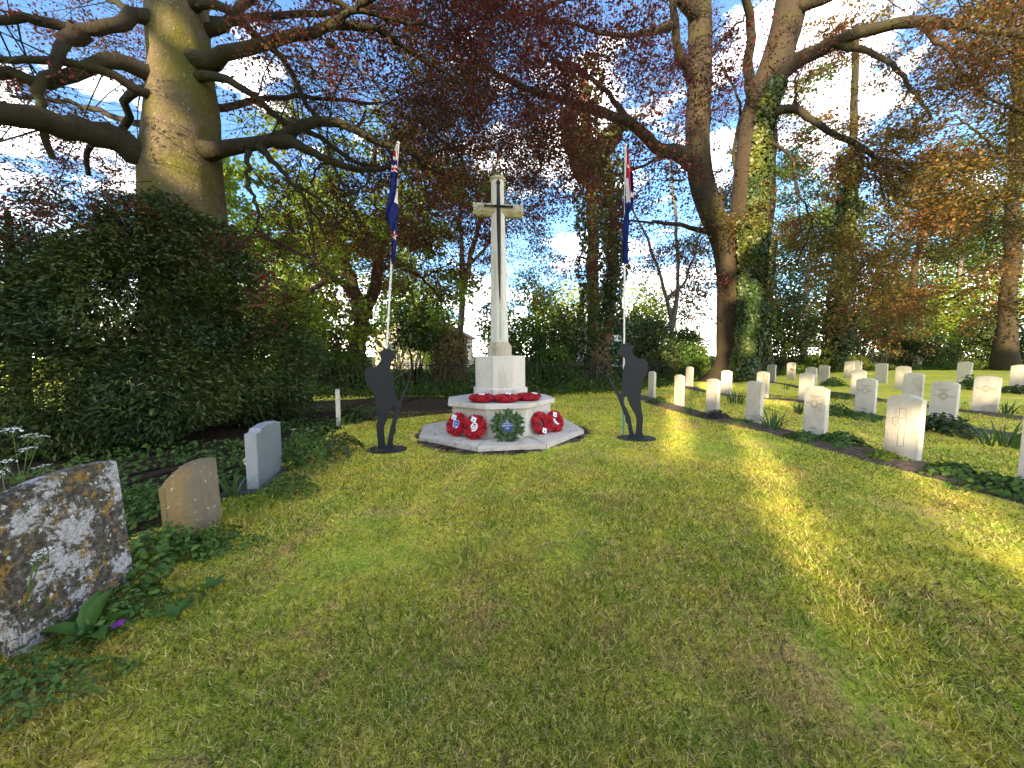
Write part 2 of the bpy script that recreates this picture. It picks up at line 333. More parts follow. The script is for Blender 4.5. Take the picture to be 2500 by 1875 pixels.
MAT = dict(
    lawn=m_lawn(), soil=m_soil(), darksoil=m_darksoil(), floor=m_woodfloor(),
    portland=m_stone('pale_portland_stone', (.60, .53, .42), (.77, .705, .59), (.38, .30, .20), .55),
    cross=m_stone('cross_limestone', (.54, .49, .425), (.74, .69, .615), (.36, .30, .22), .55, 3.0),
    crossdirt=m_stone('weathered_cross_limestone', (.36, .31, .215), (.54, .475, .36), (.24, .20, .12), .7, 5.0),
    platform=m_platform(), lichen=m_lichen(), brown=m_brownstone(),
    granite=m_granite('rough_grey_granite', (.14, .15, .16), (.50, .51, .53), .8), polish=m_granite('honed_grey_granite', (.12, .145, .17), (.24, .27, .30), .38),
    darkgran=plain('dark_granite', (.05, .055, .06), .5), carve=plain('carved_line_grime', (.22, .19, .14), .9, .1),  # carve: groove shade painted as a darker tone on the raised lines
    bark_beech=m_bark('beech_bark', (.05, .037, .023), (.19, .145, .085), (.095, .09, .016), .85, (1, 1, .5), (.36, .33, .28)),
    bark_dark=m_bark('dark_bark', (.016, .012, .009), (.05, .04, .028), (.05, .05, .014), .5),
    bark_mid=m_bark('brown_bark', (.02, .015, .010), (.075, .056, .036), (.05, .045, .012), .45, (1, 1, .2)),
    bark_red=m_bark('reddish_bark', (.12, .055, .032), (.30, .16, .10), None, 0, (1, 1, .15)),
    bark_grey=m_bark('grey_bark', (.11, .095, .08), (.24, .21, .18), (.12, .12, .04), .3),
    iron=plain('black_iron', (.016, .016, .016), .55), steel=plain('charcoal_steel', (.022, .024, .029), .6, .25, .25, 5),
    bronze=plain('dark_bronze', (.012, .011, .011), .5, .3, .3, 30),
    patina=plain('green_stain', (.33, .42, .36), .8), pole=plain('white_pole', (.74, .72, .66), .45), teal=plain('teal_pole', (.10, .34, .34), .45),
    red=plain('poppy_red', (.52, .012, .022), .6, .25, .35, 60), redd=plain('poppy_red_dark', (.26, .006, .014), .7, .2, .3, 60), black=plain('poppy_black', (.012, .012, .012), .6),
    card=plain('white_card', (.82, .82, .84), .7), blue=plain('badge_blue', (.035, .14, .52), .5), slate=plain('badge_slate_blue', (.055, .095, .27), .5), tan=plain('badge_tan', (.45, .32, .16), .6),
    gold=plain('badge_gold', (.45, .33, .06), .5), ink=plain('ink', (.02, .02, .03), .6), white=plain('white_print', (.80, .80, .80), .6),
    fblue=plain('flag_blue', (.010, .016, .115), .75, .15, .2, 8), fred=plain('flag_red', (.46, .016, .025), .75, .15), fwhite=plain('flag_white', (.70, .66, .66), .75, .15),
    laurel=leafmat('laurel_leaf', [(.022, .045, .012), (.045, .085, .02), (.09, .14, .04)], .1, .4, .4),
    copper=leafmat('copper_beech_leaf', [(.055, .014, .018), (.10, .020, .024), (.18, .030, .030), (.07, .022, .018)], .5, .5, .2, [(.09, .036, .016), (.15, .06, .02), (.06, .024, .014), (.13, .034, .024)], .35),
    amber=leafmat('bronze_beech_leaf', [(.10, .036, .016), (.18, .07, .02), (.27, .125, .028), (.13, .05, .02), (.075, .045, .016)], .42, .5, .25, [(.10, .085, .018), (.19, .14, .026), (.08, .065, .018)], .45),
    yew=leafmat('yew_needles', [(.016, .030, .009), (.034, .058, .015), (.062, .092, .023)], .15, .42, .35, [(.036, .055, .015), (.068, .096, .022), (.12, .15, .032)], 1.1),
    lime=leafmat('fresh_green_leaf', [(.14, .22, .02), (.23, .32, .025), (.33, .40, .04), (.10, .17, .02)], .5, .5),
    green=leafmat('mid_green_leaf', [(.035, .075, .012), (.065, .13, .02), (.10, .18, .03)], .35, .5, .25, [(.07, .11, .016), (.13, .18, .025), (.05, .09, .02)], .7),
    dark=leafmat('dark_evergreen_leaf', [(.022, .042, .011), (.042, .072, .017), (.07, .105, .025)], .25, .45, .3, [(.045, .062, .016), (.09, .11, .026)], .9),
    yellow=leafmat('yellow_green_leaf', [(.28, .30, .03), (.40, .38, .05), (.20, .26, .025), (.36, .28, .05)], .45, .5),
    brownleaf=leafmat('thin_brown_leaf', [(.10, .065, .025), (.16, .11, .04), (.075, .085, .02)], .3),
    ivy=leafmat('ivy_leaf', [(.016, .034, .008), (.034, .064, .014), (.06, .10, .02)], .15, .4, .35, [(.08, .10, .016), (.14, .15, .022), (.05, .07, .014)], .8),
    weed=leafmat('weed_leaf', [(.05, .10, .02), (.09, .17, .032), (.15, .24, .05)], .35, .5), dock=leafmat('dock_leaf', [(.055, .13, .022), (.085, .18, .03)], .3, .45, .3),
    strap=leafmat('strap_leaf', [(.035, .075, .022), (.06, .12, .03), (.11, .17, .05)], .25, .4, .35), heuchera=leafmat('dark_bed_leaf', [(.03, .022, .022), (.05, .035, .03), (.035, .045, .02)], .2),
    stem=plain('green_stem', (.10, .15, .04), .6), umbel=plain('white_floret', (.80, .82, .76), .7), purple=plain('purple_petal', (.16, .03, .22), .6), cream=plain('cream_petal', (.78, .70, .40), .6),
    render=plain('cream_render', (.72, .62, .47), .9, .1, .08, 3), wrender=plain('white_render', (.76, .76, .75), .9, .1, .06, 3), tile=plain('grey_roof', (.17, .16, .16), .8, .2, .3, 8), rtile=plain('brown_roof', (.20, .11, .07), .8, .2, .3, 8),
    glass=plain('window_glass', (.03, .04, .05), .12, .6), tarp=plain('blue_sheet', (.10, .25, .62), .6, .3, .25, 5), straw=plain('dead_leaf', (.28, .19, .10), .8),
)

# ------------------------------------------------------------------ ground
def axis(lo, hi, fine_lo, fine_hi, fs, cs):
    return np.unique(np.round(np.concatenate([np.arange(lo, fine_lo, cs), np.arange(fine_lo, fine_hi, fs), np.arange(fine_hi, hi + cs, cs)]), 3))
def sheet(xs, ys, h):
    X, Y = np.meshgrid(xs, ys); V = np.stack([X, Y, gz(X, Y) + h], -1).reshape(-1, 3)
    n, k = len(ys), len(xs); i = np.arange(n * k).reshape(n, k)
    return V, np.stack([i[:-1, :-1], i[:-1, 1:], i[1:, 1:], i[1:, :-1]], -1).reshape(-1, 4)
V, Fq = sheet(axis(-160, 200, -10, 24, .2, 10), axis(-60, 320, -2, 24, .2, 10), 0)
V[:, 2] += .008 * (vnoise(V, 2.1) - .5) + .012 * (vnoise(V + 3.3, .9) - .5)
tag(link('lawn', np_mesh('lawn', V, Fq, True), MAT['lawn']), 'mossy green lawn running up to the memorial cross', 'lawn', kind='structure')
# the fence line and the woodland floor behind it
FENCE = np.array([(-9, 12.6), (-4, 12.2), (0, 12.4), (4, 14.2), (9, 18.4), (15, 21.3), (22, 22.6), (30, 22.0)], float)
fl = catmull(np.c_[FENCE, np.zeros(len(FENCE))], 160)[:, :2]
def blob_sheet(name, poly, h, mat, label, cat, n=1, jitter=.06):
    """a flat sheet from a closed xy outline: fan of rings towards the centre, edges ragged"""
    P = np.asarray(poly, float); c = P.mean(0); Q = catmull(np.vstack([np.c_[P, np.zeros(len(P))], [*P[0], 0]]), 16 * len(P))[:-1, :2]
    Q = Q + rng.normal(size=Q.shape) * jitter; k = len(Q); rings = [Q * (1 - t) + c * t for t in (0, .12, .3, .55, .8)]
    V = np.concatenate(rings); z = gz(V[:, 0], V[:, 1]) + h; z[:k] -= h + .004
    V = np.c_[V, z]; Fs = []
    for r in range(4):
        a = np.arange(k) + r * k; b = np.roll(np.arange(k), -1) + r * k; Fs.append(np.stack([a, b, b + k, a + k], 1))
    V = np.vstack([V, [*c, float(gz(*c)) + h]]); o = len(V) - 1; a = np.arange(k) + 4 * k; Fs_t = np.stack([a, np.roll(a, -1), np.full(k, o)], 1)
    return tag(link(name, np_mesh(name, V, [np.concatenate(Fs), Fs_t], True), mat), label, cat, kind='structure')
# woodland floor strip
ext = np.vstack([fl - [0, .5], [[60, 22], [120, 160], [-120, 160], [-60, 13]]])
ts = np.linspace(0, 1, 12)[:, None, None]; base = fl - np.array([0, .45]); far = np.c_[np.linspace(-150, 190, 160), np.full(160, 220.)]
tt = ts ** 2.2; W = base[None] * (1 - tt) + far[None] * tt
W2 = W.reshape(-1, 2); V = np.c_[W2, gz(W2[:, 0], W2[:, 1]) + .02]; i = np.arange(12 * 160).reshape(12, 160)
tag(link('woodland_floor', np_mesh('woodland_floor', V, np.stack([i[:-1, :-1], i[:-1, 1:], i[1:, 1:], i[1:, :-1]], -1).reshape(-1, 4), True), MAT['floor']), 'dark leafy woodland floor behind the iron fence', 'ground', kind='structure')
def strip(name, line, w, label):
    L = catmull(np.c_[np.asarray(line, float), np.zeros(len(line))], 90)[:, :2]; T = nrm(np.gradient(L, axis=0)); Nn = np.c_[-T[:, 1], T[:, 0]]
    s = np.linspace(-1, 1, 7); off = []
    for k, sv in enumerate(s):
        jit = (rng.normal(size=len(L)) * .025 + .09 * np.sin(np.arange(len(L)) * .33 + k) * .5) if abs(sv) == 1 else 0
        off.append(L + Nn * (sv * w / 2 + jit * np.sign(sv) if abs(sv) == 1 else sv * w / 2)[..., None] if abs(sv) == 1 else L + Nn * sv * w / 2)
    W = np.stack(off, 1); V = W.reshape(-1, 2); h = np.tile([-.012, .012, .024, .028, .024, .012, -.012], len(L)) + .008 * rng.random(len(V))
    V = np.c_[V, gz(V[:, 0], V[:, 1]) + h]; i = np.arange(len(L) * 7).reshape(len(L), 7)
    return tag(link(name, np_mesh(name, V, np.stack([i[:-1, :-1], i[:-1, 1:], i[1:, 1:], i[1:, :-1]], -1).reshape(-1, 4), True), MAT['soil']), label, 'soil bed', kind='structure')

# ------------------------------------------------------------------ memorial cross
CX, CY, CROT, HA = -.197, 6.294, R(8.8), 20.0
def octagon(r, ha=HA):
    out = []
    for k in range(4):
        for s in (-1, 1):
            a = R(-90 + 90 * k + s * ha); out.append((r * math.cos(a), r * math.sin(a)))
    return out
def oct_stack(levels, ha=HA, bev=0.0, name='block'):
    """levels: (radius, z) from bottom to top"""
    bm = bmesh.new(); rings = [[bm.verts.new((x, y, z)) for x, y in octagon(r, ha)] for r, z in levels]
    bm.faces.new(list(reversed(rings[0]))); bm.faces.new(rings[-1])
    for A, B in zip(rings, rings[1:]):
        for i in range(8): bm.faces.new((A[i], A[(i + 1) % 8], B[(i + 1) % 8], B[i]))
    if bev:
        es = [e for e in bm.edges if len(e.link_faces) == 2 and e.calc_face_angle(0) > .3]
        bmesh.ops.bevel(bm, geom=es, offset=bev, segments=2, affect='EDGES')
    return bm_mesh(name, bm)
cz = float(gz(CX, CY))
memorial = thing('memorial_cross', 'tall pale stone memorial cross with a dark bronze sword on its shaft', 'memorial', (CX, CY, 0), CROT)
memorial.rotation_euler = (0, R(-.6), CROT)
# platform: slabs with open joints between them
joint = .006
for k in range(8):
    o = octagon(1.42); a, b = o[k], o[(k + 1) % 8]; i0, i1 = tuple(x * .56 for x in a), tuple(x * .56 for x in b)
    bm = bmesh.new(); q = [a, b, i1, i0]; c = np.mean(q, 0); q = [tuple(np.array(p) + nrm(c - np.array(p)) * joint) for p in q]
    lo = [bm.verts.new((*p, -.05)) for p in q]; hi = [bm.verts.new((*p, .08 + .004 * math.sin(k * 2.3))) for p in q]
    bm.faces.new(list(reversed(lo))); bm.faces.new(hi)
    for j in range(4): bm.faces.new((lo[j], lo[(j + 1) % 4], hi[(j + 1) % 4], hi[j]))
    bmesh.ops.bevel(bm, geom=bm.edges[:], offset=.009, segments=2, affect='EDGES')
    link('platform_slab', bm_mesh('platform_slab', bm), MAT['platform'], memorial)
link('step_block', oct_stack([(.86, .06), (.86, .503)], bev=.006, name='step_block'), MAT['cross'], memorial)
link('coping', oct_stack([(.875, .500), (.932, .518), (.932, .582), (.925, .590)], bev=.004, name='coping'), MAT['cross'], memorial)
link('plinth_base', oct_stack([(.475, .588), (.475, .765), (.445, .785)], ha=21, bev=.004, name='plinth_base'), MAT['cross'], memorial)
link('plinth', oct_stack([(.438, .780), (.438, 1.292), (.432, 1.30)], ha=21, bev=.004, name='plinth'), MAT['cross'], memorial)
link('shaft_base', oct_stack([(.212, 1.298), (.212, 1.455), (.175, 1.495), (.160, 1.535)], ha=22.5, bev=.004, name='shaft_base'), MAT['crossdirt'], memorial)
link('shaft', oct_stack([(.156, 1.53), (.118, 3.58), (.112, 3.72), (.107, 4.15)], ha=22.5, bev=.002, name='shaft'), MAT['cross'], memorial)
link('shaft_cap', oct_stack([(.107, 4.148), (.132, 4.168), (.134, 4.19), (.125, 4.205)], ha=22.5, bev=.003, name='shaft_cap'), MAT['crossdirt'], memorial)
for s in (-1, 1):
    me = oct_stack([(.116, 0), (.108, .08), (.107, .30), (.107, .365), (.113, .37), (.113, .41)], ha=22.5, bev=.002, name='arm')
    link('arm', me, MAT['crossdirt'], memorial, (0, 0, 3.69), (0, s * R(90), 0))
# sword: blade tapers to its tip
def diamond(name, levels, mat, yoff):
    """levels: (half width, half depth, z)"""
    V, Fc = [], []
    for w, d, z in levels: V += [(-w, yoff(z), z), (0, yoff(z) - d, z), (w, yoff(z), z), (0, yoff(z) + d * .3, z)]
    for k in range(len(levels) - 1):
        for i in range(4): Fc.append((k * 4 + i, k * 4 + (i + 1) % 4, k * 4 + 4 + (i + 1) % 4, k * 4 + 4 + i))
    Fc += [(3, 2, 1, 0), tuple(len(levels) * 4 - 4 + i for i in range(4))]
    return py_mesh(name, V, Fc)
yf = lambda z: -(.156 + (.118 - .156) * (z - 1.53) / 2.05) * math.cos(R(22.5)) - .012
sword = link('sword', diamond('sword', [(.001, .004, 2.14), (.012, .012, 2.3), (.024, .022, 2.9), (.033, .03, 3.5), (.034, .032, 3.66)], MAT['bronze'], yf), MAT['bronze'], memorial)
link('sword_grip', diamond('sword_grip', [(.034, .034, 3.66), (.028, .03, 3.78), (.022, .026, 4.04), (.02, .024, 4.06)], None, lambda z: yf(3.6)), MAT['bronze'], sword)
link('sword_pommel', diamond('sword_pommel', [(.02, .024, 4.05), (.034, .034, 4.07), (.034, .034, 4.09), (.014, .016, 4.125), (.004, .004, 4.145)], None, lambda z: yf(3.6)), MAT['bronze'], sword)
V, Fq = tubes([(np.array([(-.235, yf(3.6) - .012, 3.712), (-.225, yf(3.6) - .012, 3.712), (-.215, yf(3.6) - .012, 3.712), (-.2, yf(3.6) - .012, 3.713), (0, yf(3.6) - .014, 3.716), (.2, yf(3.6) - .012, 3.713), (.215, yf(3.6) - .012, 3.712), (.225, yf(3.6) - .012, 3.712), (.235, yf(3.6) - .012, 3.712)]), np.array([.004, .026, .026, .013, .021, .013, .026, .026, .004]))], 8)
link('sword_guard', np_mesh('sword_guard', V, Fq, True), MAT['bronze'], sword)
link('verdigris_run', prism([(-.012, 1.56), (.012, 1.56), (.02, 1.72), (.012, 2.0), (.004, 2.14), (-.004, 2.14), (-.012, 2.0), (-.018, 1.7)], -.001, .001, name='verdigris_run'), MAT['patina'], memorial, (0, -.1335, 0)).rotation_euler = (0, 0, 0)
for o in memorial.children:
    if o.name.startswith('verdigris'):
        for v in o.data.vertices: v.co.y += -( .156 + (.118 - .156) * (v.co.z - 1.53) / 2.05) * math.cos(R(22.5)) + .1335 - .002
# dirt ring worn round the platform
ring = [(CX + r * math.cos(a), CY + r * math.sin(a)) for a, r in [(x, 1.52 + .10 * math.sin(3 * x + 1)) for x in np.linspace(0, 6.28, 25)[:-1]]]
blob_sheet('soil_ring', ring, .012, MAT['soil'], 'bare soil worn around the memorial platform', 'soil', jitter=.05)

# ------------------------------------------------------------------ wreaths
def petal_poppy():
    V, Fc = [], []
    for k in range(4):
        a0 = k * math.pi / 2 + .2; c = (math.cos(a0), math.sin(a0)); t = (-c[1], c[0]); b = len(V)
        V += [(c[0] * .004, c[1] * .004, .004)] + [(c[0] * r + t[0] * w, c[1] * r + t[1] * w, z) for r, w, z in ((.020, .020, .010), (.034, .012, .004), (.034, -.012, .005), (.020, -.020, .011))] + [(c[0] * .022, c[1] * .022, .016)]
        Fc += [(b, b + 5, b + 1), (b + 1, b + 5, b + 2), (b + 2, b + 5, b + 3), (b + 3, b + 5, b + 4), (b + 4, b + 5, b)]
    n = len(V); V += [(.009 * math.cos(a), .009 * math.sin(a), .016) for a in np.linspace(0, 6.28, 7)[:-1]] + [(0, 0, .022)]
    bl = [(n + i, n + (i + 1) % 6, n + 6) for i in range(6)]
    me = py_mesh('poppy', V, Fc + bl); me.materials.append(MAT['red']); me.materials.append(MAT['black'])
    for p in me.polygons: p.material_index = 1 if p.index >= len(Fc) else 0
    return me
POPPY = petal_poppy(); POPPY2 = POPPY.copy(); POPPY2.materials[0] = MAT['redd']
def laurel_leaf():
    V = [(0, 0, 0)]; Fc = []; k = 6
    for i in range(1, k):
        t = i / k; w = .027 * math.sin(math.pi * t ** .8); z = .02 * math.sin(t * 3)
        V += [(-w, t * .10, z + w * .25), (0, t * .10, z), (w, t * .10, z + w * .25)]
    V.append((0, .10, 0)); e = len(V) - 1; Fc += [(0, 2, 1), (0, 3, 2)]
    for i in range(k - 2):
        b = 1 + 3 * i; Fc += [(b, b + 1, b + 4, b + 3), (b + 1, b + 2, b + 5, b + 4)]
    b = 1 + 3 * (k - 2); Fc += [(b, b + 1, e), (b + 1, b + 2, e)]
    return py_mesh('leaf', V, Fc, True)
LAUREL = laurel_leaf()
def torus(r, t, n=36, m=10, sq=.6):
    a = np.linspace(0, 2 * np.pi, n, endpoint=False); b = np.linspace(0, 2 * np.pi, m, endpoint=False); A, B = np.meshgrid(a, b, indexing='ij')
    V = np.stack([(r + t * np.cos(B)) * np.cos(A), (r + t * np.cos(B)) * np.sin(A), t * sq * np.sin(B)], -1).reshape(-1, 3); i = np.arange(n * m).reshape(n, m)
    return V, np.stack([i, np.roll(i, -1, 0), np.roll(np.roll(i, -1, 0), -1, 1), np.roll(i, -1, 1)], -1).reshape(-1, 4)
def poppy_wreath(label, r, loc, tilt, rz, roll, card=None, badge=None):
    """lies in its own xy plane, faces +z; tilt stands it up"""
    t = thing('poppy_wreath', label, 'wreath', loc, 0, 'poppy wreaths laid at the cross'); t.rotation_euler = (tilt, 0, rz)
    th = r * .36; rr = r - th
    V, Fq = torus(rr, th); link('wreath_ring', np_mesh('wreath_ring', V, Fq, True), MAT['redd'], t)
    n_o = 18
    for (rad, z, n, ph) in ((rr + th * .72, th * .42, n_o, 0), (rr + .0, th * .62, 14, .2), (rr - th * .34, th * .52, 10, .1)):
        for k in range(n):
            a = k / n * 6.283 + ph + rng.normal() * .05; o = link('poppy', POPPY if (k * 7 + n) % 3 else POPPY2, None, t, (rad * math.cos(a), rad * math.sin(a), z))
            tip = (rad - rr) / th * .9
            d = Vector((math.cos(a) * tip, math.sin(a) * tip, 1)).normalized() + Vector(rng.normal(size=3) * .15); o.rotation_euler = d.to_track_quat('Z', 'Y').to_euler(); o.scale = [r / .165 * (.95 + .25 * rng.random())] * 3
    if card:
        x, y, a = card; cobj = link('card', bm_mesh('card', box_bm(.085, .075, .003)), MAT['card'], t, (x, y, th * .62 + .03), (.15, .1, a))
        link('card_mark', bm_mesh('card_mark', box_bm(.016, .02, .002)), MAT['ink'], cobj, (.004, -.008, .003))
    if badge == 'blue':
        b = link('badge', shield(.055, .075, .006), MAT['card'], t, (.005, -.01, th * .55), (0, 0, roll)); link('badge_field', shield(.042, .062, .004), MAT['blue'], b, (.002, .002, .005))
        link('badge_device', bm_mesh('badge_device', box_bm(.008, .035, .003)), MAT['white'], b, (.002, .012, .009)); link('badge_device', bm_mesh('badge_device', box_bm(.024, .007, .003)), MAT['white'], b, (.002, .018, .0095))
        link('badge_band', bm_mesh('badge_band', box_bm(.06, .012, .003)), MAT['white'], b, (.0, -.035, .009))
    if badge == 'crest':
        b = link('badge', disc(.056, .075, .006), MAT['card'], t, (0, -.005, th * .55), (0, 0, roll)); V, Fq = torus(.026, .007, 20, 6); link('badge_device', np_mesh('badge_device', V, Fq, True), MAT['tan'], b, (0, -.012, .008))
        link('badge_crown', shield(.018, .012, .004), MAT['fred'], b, (0, .035, .007))
    if badge == 'strip':
        link('ribbon', bm_mesh('ribbon', box_bm(.03, .15, .004)), MAT['card'], t, (.0, -.015, th * .5), (0, 0, .5)); link('badge', disc(.022, .022, .004), MAT['card'], t, (.03, -.06, th * .55))
    return t
def disc(rx, ry, h, n=24):
    a = np.linspace(0, 6.2832, n, endpoint=False); V = [(rx * math.cos(x), ry * math.sin(x), 0) for x in a] + [(rx * math.cos(x), ry * math.sin(x), h) for x in a]
    return py_mesh('disc', V, [tuple(range(n - 1, -1, -1)), tuple(range(n, 2 * n))] + [(i, (i + 1) % n, n + (i + 1) % n, n + i) for i in range(n)])
def shield(w, h, t):
    o = [(-w, h), (0, h * .92), (w, h), (w, -h * .1), (w * .7, -h * .6), (0, -h), (-w * .7, -h * .6), (-w, -h * .1)]; n = 8
    V = [(x, y, 0) for x, y in o] + [(x, y, t) for x, y in o]
    return py_mesh('shield', V, [tuple(range(n)), tuple(range(2 * n - 1, n - 1, -1))] + [(i, i + n, (i + 1) % n + n, (i + 1) % n) for i in range(n)])
def stand(u, v, zc, Y, r):  # point for a leaning wreath, centre height zc
    p = at(u, v, Y); return (p[0], p[1], zc)
TILT = R(68)
poppy_wreath('poppy wreath with a blue shield badge, leftmost of those leaning on the step', .176, stand(1116, 1035, .25, 5.62, 0), TILT, R(-28), .0, (-.035, .095, -.25), 'blue')
poppy_wreath('poppy wreath with a cream crest badge leaning beside the laurel wreath', .176, stand(1160, 1045, .25, 5.40, 0), TILT, R(-20), -.2, (-.01, .10, -.35), 'crest')
poppy_wreath('poppy wreath with an open centre and a card hanging at its foot', .174, stand(1320, 1030, .248, 5.72, 0), TILT, R(38), 0, (-.02, -.13, -.35), None)
poppy_wreath('poppy wreath with a white ribbon across it, at the far right of the step', .172, stand(1354, 1026, .248, 5.88, 0), TILT, R(40), 0, (-.02, .10, -.3), 'strip')
zt = .592
for u, v, lab, cd, rz in ((1176, 972.5, 'poppy wreath lying flat on the ledge, leftmost of three', (.0, -.01, .1), .2), (1236, 973, 'poppy wreath lying flat on the ledge, middle one of three', (.03, .08, .0), 1.0), (1290, 969.5, 'poppy wreath lying flat on the ledge, rightmost of three', (.10, -.02, .5), 2.0)):
    p = on(u, v, zt + .05); p[2] = zt + .045; poppy_wreath(lab, .192, p, R(2), 0, 0, cd)
lw = thing('laurel_wreath', 'green leaf wreath with a blue lettered shield leaning on the step', 'wreath', stand(1238, 1040, .268, 5.33, 0)); lw.rotation_euler = (R(70), 0, R(4))
V, Fq = torus(.145, .04); link('wreath_ring', np_mesh('wreath_ring', V, Fq, True), MAT['laurel'], lw)
for k in range(78):
    a = k * 2.39996; lay = k % 3; rad = (.125, .155, .185)[lay]; out = (-.35, .25, .75)[lay]
    o = link('leaf', LAUREL, MAT['laurel'], lw, (rad * math.cos(a), rad * math.sin(a), .025 + .012 * (2 - lay) + .01 * rng.random()))
    d = Vector((math.cos(a) * out - math.sin(a) * .8 * (1 if k % 2 else -.6), math.sin(a) * out + math.cos(a) * .8 * (1 if k % 2 else -.6), .25 + .3 * rng.random()))
    o.rotation_euler = d.to_track_quat('Y', 'Z').to_euler(); o.scale = [.85 + .35 * rng.random()] * 3
sg = link('sign', shield(.098, .092, .006), MAT['slate'], lw, (0, -.005, .058), (0, 0, .04)); sg['label'] = 'slate blue shield reading WAR GRAVES'
def text(body, size, mat, parent, loc, rot=(0, 0, 0), ext=.0008):
    c = bpy.data.curves.new('lettering', 'FONT'); c.body = body; c.size = size; c.align_x = 'CENTER'; c.align_y = 'CENTER'; c.extrude = ext; c.offset = size * .012
    o = bpy.data.objects.new('lettering', c); COL.objects.link(o); bpy.context.view_layer.update()
    me = bpy.data.meshes.new_from_object(o.evaluated_get(bpy.context.evaluated_depsgraph_get())); bpy.data.objects.remove(o); me.materials.clear()
    return link('lettering', me, mat, parent, loc, rot)
text('WAR GRAVES', .034, MAT['white'], sg, (0, .012, .009)); text('COMMONWEALTH', .0185, MAT['white'], sg, (0, .042, .009))
for y, w in ((.066, .045), (-.025, .045)): link('small_line', bm_mesh('small_line', box_bm(w, .010, .002)), MAT['white'], sg, (0, y, .0085))

# ------------------------------------------------------------------ soldier silhouettes
def silhouette(name, label, pts, holes, ox, oy, k, Y, base_px, brx, bry):
    c = ong(*base_px); gz0 = c[2]
    cv = lambda q: tuple(np.array(at(ox + q[0] * k, oy + q[1] * k, Y))[[0, 2]] - [c[0], gz0])
    t = thing(name, label, 'silhouette', (c[0], Y, gz0), 0)
    dense = lambda L: [tuple(x) for x in L]
    link('figure', prism([cv(q) for q in pts], -.004, .004, [[cv(q) for q in h] for h in holes], name='figure'), MAT['steel'], t)
    me = disc(brx, bry, .012, 40); link('base_plate', me, MAT['steel'], t, (0, -.01, .014))
    return t
SL = [(285, 215), (330, 200), (348, 184), (365, 172), (400, 165), (440, 175), (464, 188), (480, 205), (498, 228), (510, 250), (520, 270), (500, 292), (470, 320), (450, 360), (430, 395), (440, 430), (465, 470), (485, 530), (492, 600), (493, 660), (505, 730), (520, 790), (545, 840), (566, 862), (588, 800), (620, 720), (650, 640), (685, 560), (703, 490), (710, 520), (692, 600), (657, 700), (627, 790), (602, 860), (592, 910), (577, 960), (555, 1020), (535, 1090), (515, 1170), (510, 1200), (520, 1240), (500, 1280), (485, 1300), (485, 1340), (475, 1400), (478, 1450), (505, 1480), (505, 1500), (450, 1520), (390, 1524), (380, 1560), (290, 1562), (272, 1535), (270, 1500), (285, 1470), (280, 1380), (270, 1280), (260, 1180), (275, 1110), (272, 1000), (262, 900), (240, 820), (230, 750), (190, 690), (140, 640), (122, 590), (112, 540), (108, 490), (112, 455), (126, 425), (160, 405), (230, 408), (265, 400), (285, 370), (310, 340), (325, 310), (318, 290), (315, 250), (290, 235)]
HL = [(470, 915), (500, 930), (507, 960), (490, 1040), (460, 1140), (440, 1220), (425, 1290), (410, 1380), (395, 1440), (375, 1400), (365, 1300), (360, 1200), (385, 1130), (420, 1050), (440, 980)]
silhouette('soldier_silhouette', 'flat black soldier silhouette with bowed head, facing right towards the cross', SL, [HL], 870, 820, .1868, 5.02, (940, 1103), .275, .21)
SR = [(105, 460), (125, 490), (150, 560), (185, 630), (230, 690), (265, 750), (300, 810), (328, 830), (345, 760), (360, 680), (358, 600), (355, 520), (375, 450), (390, 400), (390, 340), (380, 315), (350, 300), (330, 270), (310, 258), (290, 252), (285, 235), (300, 200), (320, 150), (350, 122), (400, 105), (440, 110), (480, 130), (525, 150), (530, 165), (500, 185), (495, 220), (497, 260), (540, 290), (570, 320), (610, 335), (650, 322), (690, 340), (712, 375), (722, 440), (715, 520), (690, 580), (650, 640), (635, 700), (630, 770), (618, 860), (618, 940), (625, 1040), (635, 1110), (650, 1160), (648, 1250), (640, 1340), (640, 1400), (655, 1440), (660, 1488), (560, 1512), (520, 1500), (430, 1502), (422, 1480), (450, 1450), (450, 1390), (435, 1340), (435, 1290), (400, 1240), (390, 1160), (360, 1090), (330, 1010), (300, 930), (275, 860), (240, 790), (190, 700), (150, 610), (115, 500)]
HR = [(402, 872), (375, 910), (368, 955), (385, 1000), (410, 1045), (440, 1110), (465, 1170), (482, 1240), (490, 1290), (500, 1350), (520, 1415), (535, 1425), (548, 1380), (555, 1300), (555, 1230), (550, 1180), (530, 1130), (490, 1060), (460, 1000), (440, 940), (420, 890)]
silhouette('soldier_silhouette', 'flat black soldier silhouette with bowed head, facing left, near the headstones', SR, [HR], 1460, 820, .16878, 5.74, (1554, 1073), .305, .22)

